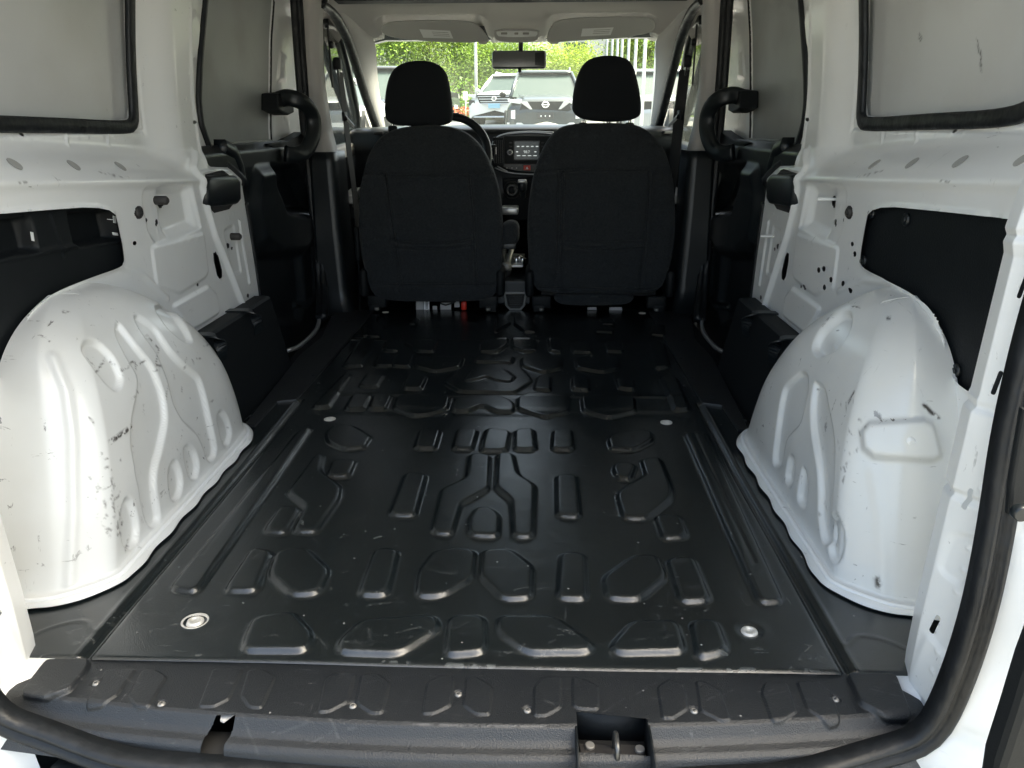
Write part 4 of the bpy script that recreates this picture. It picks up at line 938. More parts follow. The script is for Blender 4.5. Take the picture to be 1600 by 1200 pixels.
prism('console_top', [(-.045, 3.03, .155), (.045, 3.03, .155), (.05, 3.2, .175), (-.05, 3.2, .175)], (0, 0, .01), M['silver'], cn, .003)
for dx, dy in ((-.012, 3.07), (.014, 3.07), (.0, 3.11)): cyl('drive_knob', (.03+dx, dy, .165), (.03+dx, dy, .19), .012, M['chrome'], cn)
hb = cyl('handbrake', cb(791, 420, 3.02), cb(800, 388, 3.10), .011, M['dull'], VAN, k=16)
pillow('handbrake_gaiter', tr(1, 3.0, [(789,412),(798,412),(800,425),(795,436),(786,436),(783,425)]), 3.02, 0, 0, .02, .02, M['plug'], hb, p=2, rings=10, n=40)
cyl('brake_pivot', (-.02, 3.0, .15), (-.02, 3.0, .18), .02, M['dull'], hb)
box('console_tray', cb(797, 328, 3.15), (.07, .10, .03), M['silver'], cn, .006)
gl = cyl('gear_lever', cb(817, 308, 3.22), cb(817, 293, 3.20), .013, M['blk'], VAN); cyl('gear_knob', cb(816, 300, 3.2), cb(816, 281, 3.19), .020, M['blk'], gl, r2=.022, dome=.5)
box('knob_cap', cb(816, 283, 3.17), (.036, .03, .014), M['silver'], gl, .004)
# =================================================================== dashboard
DY = 3.38
dz = lambda u, v, y=DY: on(1, y, u, v)
prof = [(3.36, .44), (3.37, .50), (3.40, .56), (3.39, .60), (3.385, .655), (3.40, .680), (3.45, .692), (3.60, .700), (3.85, .690), (3.95, .66), (3.95, .30), (3.5, .20), (3.36, .38)]
gx = np.linspace(-.74, .74, 60); V = []; Fc = []
for x in gx:
    for (y, z) in prof:
        cr = .012*(1-(x/.74)**2); V.append((x, y+.06*(x/.74)**2, z+(cr if z > .6 else 0)))
k = len(prof)
for i in range(len(gx)-1):
    for q in range(k): r = (q+1) % k; Fc.append((i*k+q, (i+1)*k+q, (i+1)*k+r, i*k+r))
Fc += [tuple(range(k))[::-1], tuple((len(gx)-1)*k+q for q in range(k))]
dash = mk('dashboard', V, Fc, M['blk'], VAN, True)
ymid = 3.335
pod = [(768,225),(778,211),(800,208),(830,206),(862,208),(880,214),(888,235),(886,262),(868,270),(830,272),(795,268),(775,258)]
prism('centre_pod', [on(1, ymid+.02, *p) for p in chaikin(pod, 2)], (0, .08, 0), M['blk'], dash, .008, smooth=False)
for a in (pod[:5],): tube('pod_trim', chaikin([on(1, ymid+.012, *p) for p in [(793,268),(773,258),(766,235),(772,216),(790,208),(830,205),(865,207)]], 2, False), .003, M['silver'], dash, n=50, k=8)
tube('lower_trim', chaikin([on(1, ymid+.015, *p) for p in [(773,262),(792,270),(830,273),(868,271)]], 2, False), .003, M['silver'], dash, n=30, k=8)
yr = ymid+.008
def dbox(name, u0, v0, u1, v1, d, mat, parent, y=yr, bev=.002):
    P = [on(1, y, *p) for p in ((u0, v0), (u1, v0), (u1, v1), (u0, v1))]; return prism(name, P, (0, d, 0), mat, parent, bev)
vent = dbox('air_vent', 770, 214, 787, 260, .012, M['blkmatt'], dash, bev=.005)
for k in range(5): dbox('vent_blade', 771.5+3.1*k, 219-abs(k-4)*0, 772.9+3.1*k, 255, .006, M['blk'], vent, y=yr-.006, bev=.0008)
dbox('vent_tab', 774.4, 230, 775.8, 241, .003, M['silver'], vent, y=yr-.008, bev=0)
rad = dbox('car_radio', 788, 212, 862, 256, .014, M['blkmatt'], VAN, bev=.004)
scr = dbox('radio_screen', 804, 221, 842, 249, .002, emit('radio_screen_glow', (.10, .13, .17), .03), rad, y=yr-.003, bev=.0005)
dbox('screen_bezel', 802.5, 219.5, 843.5, 250.5, .002, M['blk'], rad, y=yr-.0015, bev=.0005)
glow = emit('screen_text_glow', (.85, .92, 1), .10)
def text(name, body, u, v, y, size, mat, parent, ax='CENTER'):
    cu = bpy.data.curves.new(name, 'FONT'); cu.body = body; cu.size = size; cu.align_x = ax; cu.align_y = 'CENTER'; cu.extrude = .0002
    t = bpy.data.objects.new(name, cu); COL.objects.link(t); p = on(1, y, u, v)
    t.matrix_world = Matrix.Translation(p) @ Matrix.Rotation(R(90), 4, 'X')
    bpy.context.view_layer.update()
    me = bpy.data.meshes.new_from_object(t.evaluated_get(bpy.context.evaluated_depsgraph_get())); me.transform(t.matrix_world)
    bpy.data.objects.remove(t); me.materials.clear(); me.materials.append(mat); return link(bpy.data.objects.new(name, me), parent)
text('frequency_digits', '98.7', 823, 237.5, yr-.0045, .016, glow, rad)
for k in range(5): dbox('screen_icon', 807.5+7.4*k, 228, 811.5+7.4*k, 229.6, .0005, glow, rad, y=yr-.0045, bev=0)
for k in range(4): dbox('screen_icon', 807.5+8.6*k, 242.6, 813+8.6*k, 243.8, .0005, glow, rad, y=yr-.0045, bev=0)
for u in (808, 836.5): dbox('screen_icon', u-1.6, 236.3, u+1.6, 238, .0005, glow, rad, y=yr-.0045, bev=0)
for u in (797, 850):
    p = on(1, yr, u, 238); c_ = cyl('radio_knob', (p[0], yr-.018, p[2]), (p[0], yr, p[2]), .0125, M['silver'], rad, dome=.3); cyl('knob_face', (p[0], yr-.019, p[2]), (p[0], yr-.012, p[2]), .0085, M['blk'], rad)
for v in (223, 229): dbox('radio_key', 796, v-1, 800, v+1, .002, M['blk'], rad, y=yr-.003, bev=.0005); dbox('radio_key', 846, v-1, 850, v+1, .002, M['blk'], rad, y=yr-.003, bev=.0005)
hz = dbox('hazard_switch', 818, 258.5, 829, 266, .004, M['red'], dash, y=yr-.004, bev=.001)
prism('hazard_triangle', [on(1, yr-.005, *p) for p in ((821.5,264.3),(825.5,264.3),(823.5,260.2))], (0, .0008, 0), M['label'], hz, 0)
for u in (792, 800, 807): dbox('switch', u-1, 262, u+1, 263.2, .002, M['dull'], dash, y=yr-.004, bev=0)
lc = prism('lower_centre_panel', [on(1, 3.36, *p) for p in ((785,278),(835,276),(838,325),(830,345),(795,345),(784,320))], (0, .1, 0), M['blkmatt'], dash, .006)
p = on(1, 3.34, 800, 297); cyl('climate_dial', (p[0], 3.335, p[2]), (p[0], 3.36, p[2]), .030, M['blk'], lc, dome=.2); cyl('dial_cap', (p[0], 3.325, p[2]), (p[0], 3.34, p[2]), .016, M['blkmatt'], lc, dome=.3)
tube('dial_ring', [(p[0]+.036*math.cos(a), 3.347, p[2]+.036*math.sin(a)) for a in np.linspace(0, 2*math.pi, 25)[:-1]], .003, M['plug'], lc, closed=True, up=(0, 1, 0), k=8)
# instrument binnacle and steering wheel
pillow('instrument_hood', tr(1, 3.32, [(590,225),(605,205),(650,198),(700,200),(725,210),(735,235),(700,260),(620,260)]), 3.36, 0, 0, .05, .12, M['blkmatt'], dash, p=3, rings=16, n=80)
c_ = on(1, 3.10, 700, 243); a_ = np.linspace(0, 2*math.pi, 73)[:-1]; rr = .163
ctr = np.array([c_[0], 3.10, c_[2]]); tl = R(24); ux = np.array([1, 0, 0]); uz = np.array([0, math.sin(tl), math.cos(tl)])
ring = np.array([ctr+rr*(math.cos(t)*ux+math.sin(t)*uz) for t in a_])
sw = sweep('steering_wheel', ring, circ(.0165, 12, .014), M['blk'], VAN, up=tuple(np.cross(ux, uz)), closed=True)
for t in (R(0), R(180), R(262), R(278)): 
    cyl('wheel_spoke', ctr+.045*(math.cos(t)*ux+math.sin(t)*uz)+np.array([0, .02, 0]), ctr+.158*(math.cos(t)*ux+math.sin(t)*uz), .014, M['blk'], sw)
pillow('wheel_hub', [(c_[0]-.07, c_[2]-.05), (c_[0]-.06, c_[2]+.05), (c_[0]+.06, c_[2]+.05), (c_[0]+.07, c_[2]-.05), (c_[0], c_[2]-.08)], 3.12, -.4, c_[2], .03, .03, M['blkmatt'], sw, p=3, rings=12, n=60)
cyl('steering_column', ctr+np.array([0, .03, -.01]), ctr+np.array([0, .30, -.10]), .035, M['blkmatt'], sw)
cyl('column_stalk', ctr+np.array([.03, .05, .02]), ctr+np.array([.19, .06, .035]), .006, M['blk'], sw)
# =================================================================== windshield, pillars, header, doors of the cab
WSo = [(587,68),(640,62),(800,60),(960,61),(1036,63),(1040,120),(1034,165),(1010,200),(1002,215),(595,215),(596,195),(590,160),(586,120)]
wp = [on(1, 3.72+.0*v, u, v) for u, v in WSo]
# glass leans: lower edge further forward
def wsP(u, v): y = 3.50+(v-62)/150*.42; return on(1, y, u, v)
V = [wsP(u, v) for v in np.linspace(50, 222, 14) for u in np.linspace(575, 1052, 20)]
mk('windshield', V, quads(14, 20), M['wsglass'], VAN)
for s in (-1, 1):
    # A pillar trim: from the door seal line to the glass edge
    e1 = chaikin([on(0, -.70, *p) for p in [(508,-12),(523,22),(537,50),(550,90),(563,135),(578,178),(592,213),(596,240)]], 2, False)
    e2 = chaikin([wsP(*p)-np.array([0, .01, 0]) for p in [(560,20),(580,55),(589,72),(589,100),(592,130),(597,165),(604,205),(610,240)]], 2, False)
    if s > 0: e1 = mx(e1); e2 = mx(e2)
    ap = shell('front_pillar_trim', e1, e2, 40, 10, M['pil'], VAN, flip=(s > 0), bulge=.03, bdir=(0, -1, 0))
    # door opening seal
    P = chaikin([on(0, -.70, 500, 6), on(0, -.695, 512, 12)]+[on(0, -.688, *p) for p in [(522,22),(531,36),(542,58),(554,95),(567,138),(581,180),(594,215),(597,250)]], 2, False)
    P = mx(P) if s > 0 else P
    sweep('cab_door_seal', P, circ(.014, 10, .02), M['rubber'], ap, up=(s*1., -.3, 0), n=60)
    # front door: frame, glass, mirror sail, trim
    pts = [(517,38),(524,42),(531,56),(541,95),(551,140),(559,180),(563,235),(520,238),(517,150)]
    P = chaikin([on(0, -.74, *p) for p in [(508,36),(522,40),(531,56),(541,95),(551,140),(559,180),(562,240)]], 2, False)
    P = mx(P) if s > 0 else P
    fd = sweep('front_door', P, [(-.016, -.012), (-.016, .012), (.016, .012), (.016, -.012)], M['blk'], VAN, up=(-s, 0, 0), n=60)
    P = [on(0, -.75, *p) for p in [(505,30),(522,36),(533,56),(543,95),(553,140),(561,180),(565,240),(505,240)]]; P = mx(P) if s > 0 else P
    prism('door_glass', P, (-s*.004, 0, 0), M['wsglass'], fd, 0)
    P = [on(0, -.735, *p) for p in [(564,172),(571,176),(580,212),(582,236),(565,238)]]; P = mx(P) if s > 0 else P
    prism('mirror_sail', P, (-s*.02, 0, 0), M['pil'], fd, .002)
    # belt-line trim of the front door
    z0 = on(0, -.74, 545, 240)[2]
    prism('door_cap', [(s*.72, 2.98, .615), (s*.72, 3.9, .655), (s*.78, 3.9, .665), (s*.78, 2.98, .625)], (0, 0, -.05), M['pil'], fd, .008)
    prism('door_card', [(s*.735, 2.98, -.16), (s*.735, 3.97, -.16), (s*.735, 3.97, .62), (s*.735, 2.98, .58)], (s*.02, 0, 0), M['blkmatt'], fd, .002)
    prism('arm_support', [(s*.66, 3.1, .40), (s*.66, 3.6, .43), (s*.735, 3.6, .43), (s*.735, 3.1, .40)], (0, 0, -.06), M['blkmatt'], fd, .012)
    prism('pull_trim', [(s*.655, 3.08, .44), (s*.655, 3.26, .46), (s*.70, 3.26, .46), (s*.70, 3.08, .44)], (0, 0, -.035), M['silver'], fd, .006)
    # outside mirror seen through the door glass
    om = pillow('door_mirror', [(s*1.04, .60), (s*1.04, .76), (s*.92, .77), (s*.90, .60)] if s > 0 else [(-1.04, .60), (-1.04, .76), (-.92, .77), (-.90, .60)], 3.95, 0, 0, .02, .08, M['blk'], fd, p=3, rings=10, n=50)
    box('mirror_face', (s*.972, 3.932, .685), (.10, .004, .13), M['mirglass'], om, .002)
# grab peg on the right A pillar foot
p = on(1, 3.4, 1042, 207); cyl('trim_peg', (p[0]-.02, 3.38, p[2]), (p[0]+.03, 3.45, p[2]), .008, M['plug'], VAN); p = on(1, 3.4, 590, 208); cyl('trim_peg', (p[0]-.02, 3.42, p[2]), (p[0]+.02, 3.42, p[2]), .008, M['plug'], VAN)
# headliner front: sheet from the roof bow down to the glass, with side rails
gu, gt = np.meshgrid(np.linspace(-.80, .80, 120), np.linspace(0, 1, 50), indexing='ij')
def hS(a, b):
    y = 3.06+.52*b; z = 1.185-.028*b-.095*sm((b-.10)/.9)**1.0
    ed = np.clip((np.abs(a)-.52)/.28, 0, 1); z = z-.11*ed**2.2*(1-.3*b)
    return np.stack([a, y, z], 1)
def hf(H, Q, P):
    for x0, x1 in ((-.56, -.12), (.15, .57)): pad_(H, Q, np.array([(x0, .50), (x1, .50), (x1, 1.2), (x0, 1.2)]), -.035, .03, rad=.08)
    pad_(H, Q, np.array([(-.13, .55), (-.09, .25), (.10, .25), (.15, .55), (.15, 1.1), (-.13, 1.1)]), .008, .02)
hl = surf('headliner', gu, gt, hS, hf, [], M['head'], VAN, flip=True)
prism('roof_bow', [(-.66, 3.03, 1.150), (.66, 3.03, 1.150), (.66, 3.10, 1.146), (-.66, 3.10, 1.146)], (0, 0, .03), M['blkmatt'], VAN, .006)
prism('roof_lining', [(-.80, .80, 1.27), (.80, .80, 1.27), (.80, 3.08, 1.27), (-.80, 3.08, 1.27)], (0, 0, .01), M['head'], VAN, 0)
prism('windshield_header', [wsP(575, 40)+np.array([0, .03, 0]), wsP(1052, 38)+np.array([0, .03, 0]), wsP(1052, 60)+np.array([0, .03, 0]), wsP(1030, 57)+np.array([0, .03, 0]), wsP(800, 61)+np.array([0, .03, 0]), wsP(600, 62)+np.array([0, .03, 0]), wsP(575, 68)+np.array([0, .03, 0])], (0, .05, 0), M['blk'], VAN, 0)
prism('cab_roof', [(-.80, 3.10, 1.30), (.80, 3.10, 1.30), (.70, 3.62, 1.12), (-.70, 3.62, 1.12)], (0, 0, .01), M['white'], VAN, 0)
for s in (-1, 1):
    prism('roof_rail_skin', [(s*.80, 3.0, 1.34), (s*.90, 3.0, 1.05), (s*.86, 3.35, 1.02), (s*.70, 3.62, 1.12)], (s*.01, 0, .01), M['white'], VAN, 0)
# sun visors
VS = [[(598,50),(603,40),(640,36),(735,36),(752,44),(764,62),(764,68),(745,66),(740,68),(672,66),(640,63),(630,62),(605,58)],
      [(854,62),(857,48),(868,36),(900,32),(1005,30),(1019,36),(1021,48),(1012,54),(990,57),(985,60),(930,63),(878,66),(856,68)]]
for i, v in enumerate(VS):
    q = chaikin([on(1, 3.38, *p) for p in v], 2); vz = prism('sun_visor', [(a, 3.38+(1.02-c)*.9, c) for a, b, c in q], (0, .016, .004), M['visor'], VAN, .005, smooth=False, label=['left sun visor with pale sticker', 'right sun visor with pale sticker'][i])
    lb = [(658,48),(705,50),(709,61),(663,60)] if i == 0 else [(909,47),(957,45),(953,56),(907,58)]
    k = [on(1, 3.37, *p) for p in lb]; prism('warning_sticker', [(a, 3.38+(1.02-c)*.9-.006, c) for a, b, c in k], (0, .0012, 0), M['label'], vz, 0)
    for j in range(3):
        f = .25+.22*j; a0 = np.array(k[0])*(1-f)+np.array(k[3])*f; a1 = np.array(k[1])*(1-f)+np.array(k[2])*f; a0, a1 = a0+(a1-a0)*.38, a0+(a1-a0)*.92; z = np.array([0, 0, -.0012])
        prism('sticker_line', [(p[0], 3.38+(1.02-p[2])*.9-.0075, p[2]) for p in (a0, a1, a1+z, a0+z)], (0, .0005, 0), M['dull'], vz, 0)
    ref = VS[i]
for u in ((754, 66), (866, 66)): 
    p = on(1, 3.36, *u); box('visor_clip', (p[0], 3.37, p[2]), (.035, .02, .010), M['pil'], VAN, .003)
# reading lamp and inner mirror
lp = prism('overhead_lamp', chaikin([(a, 3.34+(1.05-c)*.8, c) for a, b, c in [on(1, 3.34, *p) for p in [(772,47),(843,47),(843,56),(838,66),(778,66),(772,56)]]], 2), (0, .02, .006), M['pil'], VAN, .004, smooth=True)
lm = prism('lamp_lens', chaikin([(a, 3.335+(1.05-c)*.8, c) for a, b, c in [on(1, 3.34, *p) for p in [(776,49),(839,49),(840,54),(836,58),(780,58),(776,54)]]], 1), (0, .004, .0), M['label'], lp, .001)
for u in (788, 807, 822): 
    p = on(1, 3.33, u, 53); box('lamp_switch', (p[0], 3.325+(1.05-p[2])*.8, p[2]), (.016 if u == 807 else .026, .004, .008), M['dull'], lp, .002)
p = on(1, 3.42, 811, 93); mr = box('rear_view_mirror', (p[0], 3.44, p[2]), (.232, .03, .073), M['mirror'], VAN, .012, rot=(R(-8), 0, 0))
a = box('mirror_glass', (p[0]-.001, 3.4235, p[2]+.001), (.222, .003, .062), M['mirglass'], mr, .001, rot=(R(-8), 0, R(2.5)))
cyl('mirror_stem', (p[0]+.006, 3.47, p[2]+.02), (p[0]+.006, 3.50, p[2]+.075), .010, M['blk'], mr); cyl('mirror_tab', (p[0]+.003, 3.42, p[2]-.034), (p[0]+.003, 3.43, p[2]-.048), .008, M['blk'], mr)
# edge of the opened rear door at the lower right
P = [on(1, .60, *p) for p in [(1602,950),(1580,1010),(1556,1090),(1534,1160),(1524,1230),(1700,1230),(1700,950)]]
rd = prism('rear_door', P, (.0, -.03, 0), M['blkmatt'], VAN, .008)
P = [on(1, .66, *p) for p in [(1600,640),(1590,700),(1580,760),(1577,806),(1600,815),(1700,820),(1700,640)]]; prism('door_check', P, (0, .01, 0), M['blkmatt'], VAN, .003)
p = on(1, .65, 1589, 797); cyl('check_bolt', p, p-np.array([0, .01, 0]), .008, M['blk'], VAN)
# =================================================================== outside
def gz(x, y): return -.55+.052*np.clip(np.asarray(y, float)-3.2, 0, 70)+.0*np.asarray(x)
gm = pbr('asphalt_lot', (.17, .168, .16), .85, bump=[(30, .2)], var=.15, vscale=.8)
xs_ = np.r_[-400, -150, np.linspace(-60, 60, 61), 150, 400]; ys_ = np.r_[-400, -120, -40, -10, 0, 3.2, np.linspace(4, 73.2, 60), 120, 500]
X_, Y_ = np.meshgrid(xs_, ys_, indexing='ij'); Vg = np.stack([X_, Y_, gz(X_, Y_)], -1).reshape(-1, 3)
tag(mk('ground', Vg, quads(len(xs_), len(ys_)), gm, None, False), kind='structure')
cp = {'paint_white': pbr('car_white_paint', (.62, .63, .64), .25, coat=.6), 'paint_dark': pbr('car_slate_paint', (.036, .045, .05), .3, coat=.3, metal=.2), 'paint_black': pbr('car_black_paint', (.02, .022, .025), .2, coat=.8),
      'paint_silver': pbr('car_silver_paint', (.3, .32, .33), .3, .5, coat=.6)}
cg = pbr('car_window_glass', (.045, .062, .058), .16, spec=.25); M['tyre'] = pbr('tyre_rubber', (.02, .02, .02), .8)
M['rim'] = pbr('alloy_rim', (.35, .35, .36), .3, .8); M['lens'] = pbr('head_lamp_lens', (.6, .62, .65), .1, spec=.8)
def car(label, paint, x, y, rz, L=4.6, W=1.86, Hh=1.70, nose='suv', plate=None, chrome=True, group=None):
    T = empty('parked_car', (x, y, float(gz(x, y))), rz, label, 'car', group); T.rotation_euler[0] = 0
    pm = cp[paint]; w = W/2
    # lower body: lengthwise stations (y, half width, bottom, top)
    st = [(0, .78*w, .34, .70), (.03, .90*w, .27, .86), (.12, .975*w, .24, .98), (.35, w, .23, 1.04), (.9, w, .22, 1.09), (1.35, w, .22, 1.13), (2.2, w, .22, 1.12), (3.4, w, .22, 1.14), (L-.35, w, .25, 1.12), (L-.05, .93*w, .3, 1.05), (L, .85*w, .38, .9)]
    S = np.array(st); ys = np.linspace(0, 1, 60)**1.3*L; S = np.stack([ys]+[np.interp(ys, S[:, 0], S[:, i]) for i in (1, 2, 3)], 1)
    V = []; k = 24
    for yy, hw, zb, zt in S:
        for i in range(k+1):
            a = math.pi*(i/k); cx_ = math.copysign(abs(math.cos(a))**.34, math.cos(a)); sz = abs(math.sin(a))**.62
            zz = zb+(zt-zb)*sz; tuck = 1-.05*sm(np.array((zz-.75)/.4))-.04*sm(np.array((.45-zz)/.2)); V.append((hw*cx_*float(tuck), yy, zz))
    F = quads(len(S), k+1); b = mk('body', V, F, pm, T, True)
    mk('nose_cap', V[:k+1]+[(0, 0, .5)], [(i, i+1, k+1) for i in range(k)], pm, T, True)
    # cabin
    def cab(z, yf, yb_, hw): return [(-hw, yf, z), (hw, yf, z), (hw, yb_, z), (-hw, yb_, z)]
    A_ = cab(1.06, 1.12, L-.22, w*.90); B_ = cab(Hh-.09, 1.95, L-.55, w*.70)
    V = A_+B_; mk('windows', V, [(0, 1, 5, 4), (1, 2, 6, 5), (2, 3, 7, 6), (3, 0, 4, 7)], cg, T, False)
    rf = pillow('roof', [(-w*.72, 1.86), (-w*.66, 1.80), (w*.66, 1.80), (w*.72, 1.86), (w*.72, L-.6), (w*.66, L-.45), (-w*.66, L-.45), (-w*.72, L-.6)], 0, 0, 0, .05, .09, pm, T, p=3, rings=14, n=60)
    rf.data.transform(Matrix(((1, 0, 0, 0), (0, 0, 1, 0), (0, 1, 0, Hh-.09), (0, 0, 0, 1)))); rf.data.flip_normals()
    for q in (-1, 1):
        tube('roof_rail', [(q*w*.66, 2.1, Hh-.03), (q*w*.66, 2.2, Hh+.03), (q*w*.66, L-.9, Hh+.02), (q*w*.66, L-.8, Hh-.04)], .02, M['silver'], T, k=6)
        tube('windscreen_pillar', [(q*w*.895, 1.10, 1.06), (q*w*.80, 1.55, Hh-.34), (q*w*.69, 1.95, Hh-.085)], .045, pm, T, k=8)
        for yy in (2.75, 3.6): tube('door_pillar', [(q*w*.905, yy, 1.06), (q*w*.715, yy, Hh-.09)], .03, M['blkmatt'], T, k=6, up=(0, 1, 0))
        m_ = pillow('door_mirror', [(q*(w+.02), 1.06), (q*(w+.02), 1.18), (q*(w+.17), 1.21), (q*(w+.20), 1.08)][::1], 1.45, 0, 0, .07, .06, M['blkmatt'] if paint != 'paint_white' else pm, T, p=2.4, rings=8, n=30)
        for yy in (.88, L-.92):
            wh = cyl('wheel', (q*(w-.02), yy, .35), (q*(w-.25), yy, .35), .36, M['tyre'], T, k=36, dome=.12)
            cyl('rim', (q*(w-.012), yy, .35), (q*(w-.1), yy, .35), .23, M['rim'], wh, k=24)
            tube('wheel_lip', [(q*(w+.004), yy+.40*math.cos(a), .33+.40*math.sin(a)) for a in np.linspace(-.2, math.pi+.2, 20)], .035, M['blkmatt'], T, k=6, up=(1, 0, 0))
    fy = -.012
    pz = lambda n, P, m, y=fy, d=.05, bev=.006, par=T: prism(n, [(a, y+.10*(abs(a)/w)**3, c) for a, c in P], (0, d, 0), m, par, bev)
    if nose == 'dark':
        g = pz('grille', [(-.52, .93), (.52, .93), (.62, .72), (.50, .52), (-.50, .52), (-.62, .72)], M['blkmatt'], d=.10)
        for r_ in range(6):
            for c in range(-7, 8): pz('grille_cell', [(c*.072-.026+(r_ % 2)*.036, .56+r_*.032), (c*.072+.026+(r_ % 2)*.036, .56+r_*.032), (c*.072+.02+(r_ % 2)*.036, .578+r_*.032), (c*.072-.02+(r_ % 2)*.036, .578+r_*.032)], M['mirror'], fy-.006, .005, 0, g) if r_ % 2 == 0 and c % 2 == 0 else None
        for q in (-1, 1):
            pz('chrome_v', [(q*.30, .76), (q*.36, .76), (q*.60, .93), (q*.42, .93)], M['silver'], fy-.02, .05)
            hl_ = pz('head_lamp', [(q*.66, .50), (q*.88, .54), (q*.89, .76), (q*.68, .78)], M['mirror'], fy-.02, .10); pz('lamp_unit', [(q*.70, .55), (q*.80, .56), (q*.80, .74), (q*.70, .75)], M['lens'], fy-.035, .06, par=hl_)
            pz('indicator', [(q*.58, .88), (q*.86, .92), (q*.88, .99), (q*.55, .97)], M['lens'], fy-.0, .2)
            pz('bumper_blade', [(q*.40, .30), (q*.60, .42), (q*.90, .44), (q*.90, .48), (q*.56, .47), (q*.34, .34)], M['silver'], fy-.03, .05)
        pz('number_plate', [(-.19, .56), (.19, .56), (.19, .68), (-.19, .68)], M['mirror'], fy-.03, .02)
        for c in (-.1, 0, .1): pz('plate_screw', [(c-.012, .60), (c+.012, .60), (c+.012, .63), (c-.012, .63)], M['label'], fy-.035, .004, 0)
        pz('lower_grille', [(-.5, .42), (.5, .42), (.42, .30), (-.42, .30)], M['blkmatt'], fy-.01, .06)
        ey, ez = fy-.035, .86
        e = tube('emblem', [(.075*math.cos(a), ey, ez+.058*math.sin(a)) for a in np.linspace(.28, math.pi-.28, 16)], .011, M['label'], T, up=(0, 1, 0), k=6)
        tube('emblem_arc', [(.075*math.cos(a), ey, ez-.058*math.sin(a)) for a in np.linspace(.28, math.pi-.28, 16)], .011, M['label'], e, up=(0, 1, 0), k=6)
        box('emblem_bar', (0, ey-.005, ez), (.185, .012, .022), M['label'], e, .003)
        prism('bonnet_line', [(-.55, .25, 1.045), (-.50, .25, 1.05), (-.62, 1.1, 1.12), (-.66, 1.1, 1.11)], (0, 0, .008), pm, T, 0)
    elif nose == 'white':
        g = pz('grille', [(-.60, .97), (.60, .97), (.46, .64), (-.46, .64)], M['blkmatt'], d=.10)
        for c in range(4): h = .56-.045*c; pz('grille_bar', [(-h, .925-.075*c), (h, .925-.075*c), (h-.02, .895-.075*c), (-h+.02, .895-.075*c)], M['silver'], fy-.02, .02, .003, g)
        e = tube('emblem', [(.07*math.cos(a), fy-.04, .84+.055*math.sin(a)) for a in np.linspace(0, 2*math.pi, 24)[:-1]], .01, M['label'], T, up=(0, 1, 0), k=6, closed=True)
        for q in (-1, 1):
            pz('head_lamp', [(q*.62, .84), (q*.92, .94), (q*.92, .99), (q*.60, .97)], M['lens'], fy-.0, .2); pz('fog_lamp', [(q*.62, .62), (q*.88, .66), (q*.86, .82), (q*.66, .80)], M['mirror'], fy-.01, .12)
        pz('number_plate', [(-.19, .56), (.19, .56), (.19, .70), (-.19, .70)], pbr('pale_blue_plate', (.25, .45, .6), .5), fy-.04, .02)
        pz('lower_grille', [(-.80, .56), (.80, .56), (.74, .34), (-.74, .34)], M['blkmatt'], fy-.01, .08); pz('skid_plate', [(-.78, .34), (.78, .34), (.7, .29), (-.7, .29)], M['silver'], fy-.02, .06)
    else:
        g = pz('grille', [(-.6, .95), (.6, .95), (.6, .62), (-.6, .62)], M['blkmatt'], d=.08)
        for q in (-1, 1): pz('head_lamp', [(q*.64, .72), (q*.90, .74), (q*.90, .94), (q*.62, .94)], M['lens'], fy-.0, .12)
        pz('number_plate', [(-.19, .40), (.19, .40), (.19, .52), (-.19, .52)], M['label'], fy-.03, .02)
    return T
def atg(u, D):   # x on the lot for a picture column at distance D
    d = ray(u, 190); return CP[0]+d[0]/d[1]*D
car('dark slate suv facing the van in the middle of the windshield, round nose emblem', 'paint_dark', atg(852, 18.2), 18.2, 0, nose='dark', Hh=1.74, W=1.90, group='cars parked on the lot')
car('white suv half hidden behind the dark suv, pale blue number plate', 'paint_white', atg(773, 24.5), 24.5, R(-14), nose='white', Hh=1.70, group='cars parked on the lot')
car('black pickup-like car seen past the left side of the left headrest', 'paint_black', atg(600, 17), 17.0, R(12), nose='x', Hh=1.85, group='cars parked on the lot')
car('silver car beside the white posts at the right end of the windshield', 'paint_silver', atg(1040, 17.5), 17.5, R(0), nose='x', Hh=1.75, group='cars parked on the lot')
car('white car seen through the left front door window', 'paint_white', atg(545, 10), 11.0, R(35), nose='x', Hh=1.6, group='cars parked on the lot')
car('dark car peeping out just right of the left headrest', 'paint_dark', atg(702, 27), 29.0, R(80), nose='x', Hh=1.5, group='cars parked on the lot')
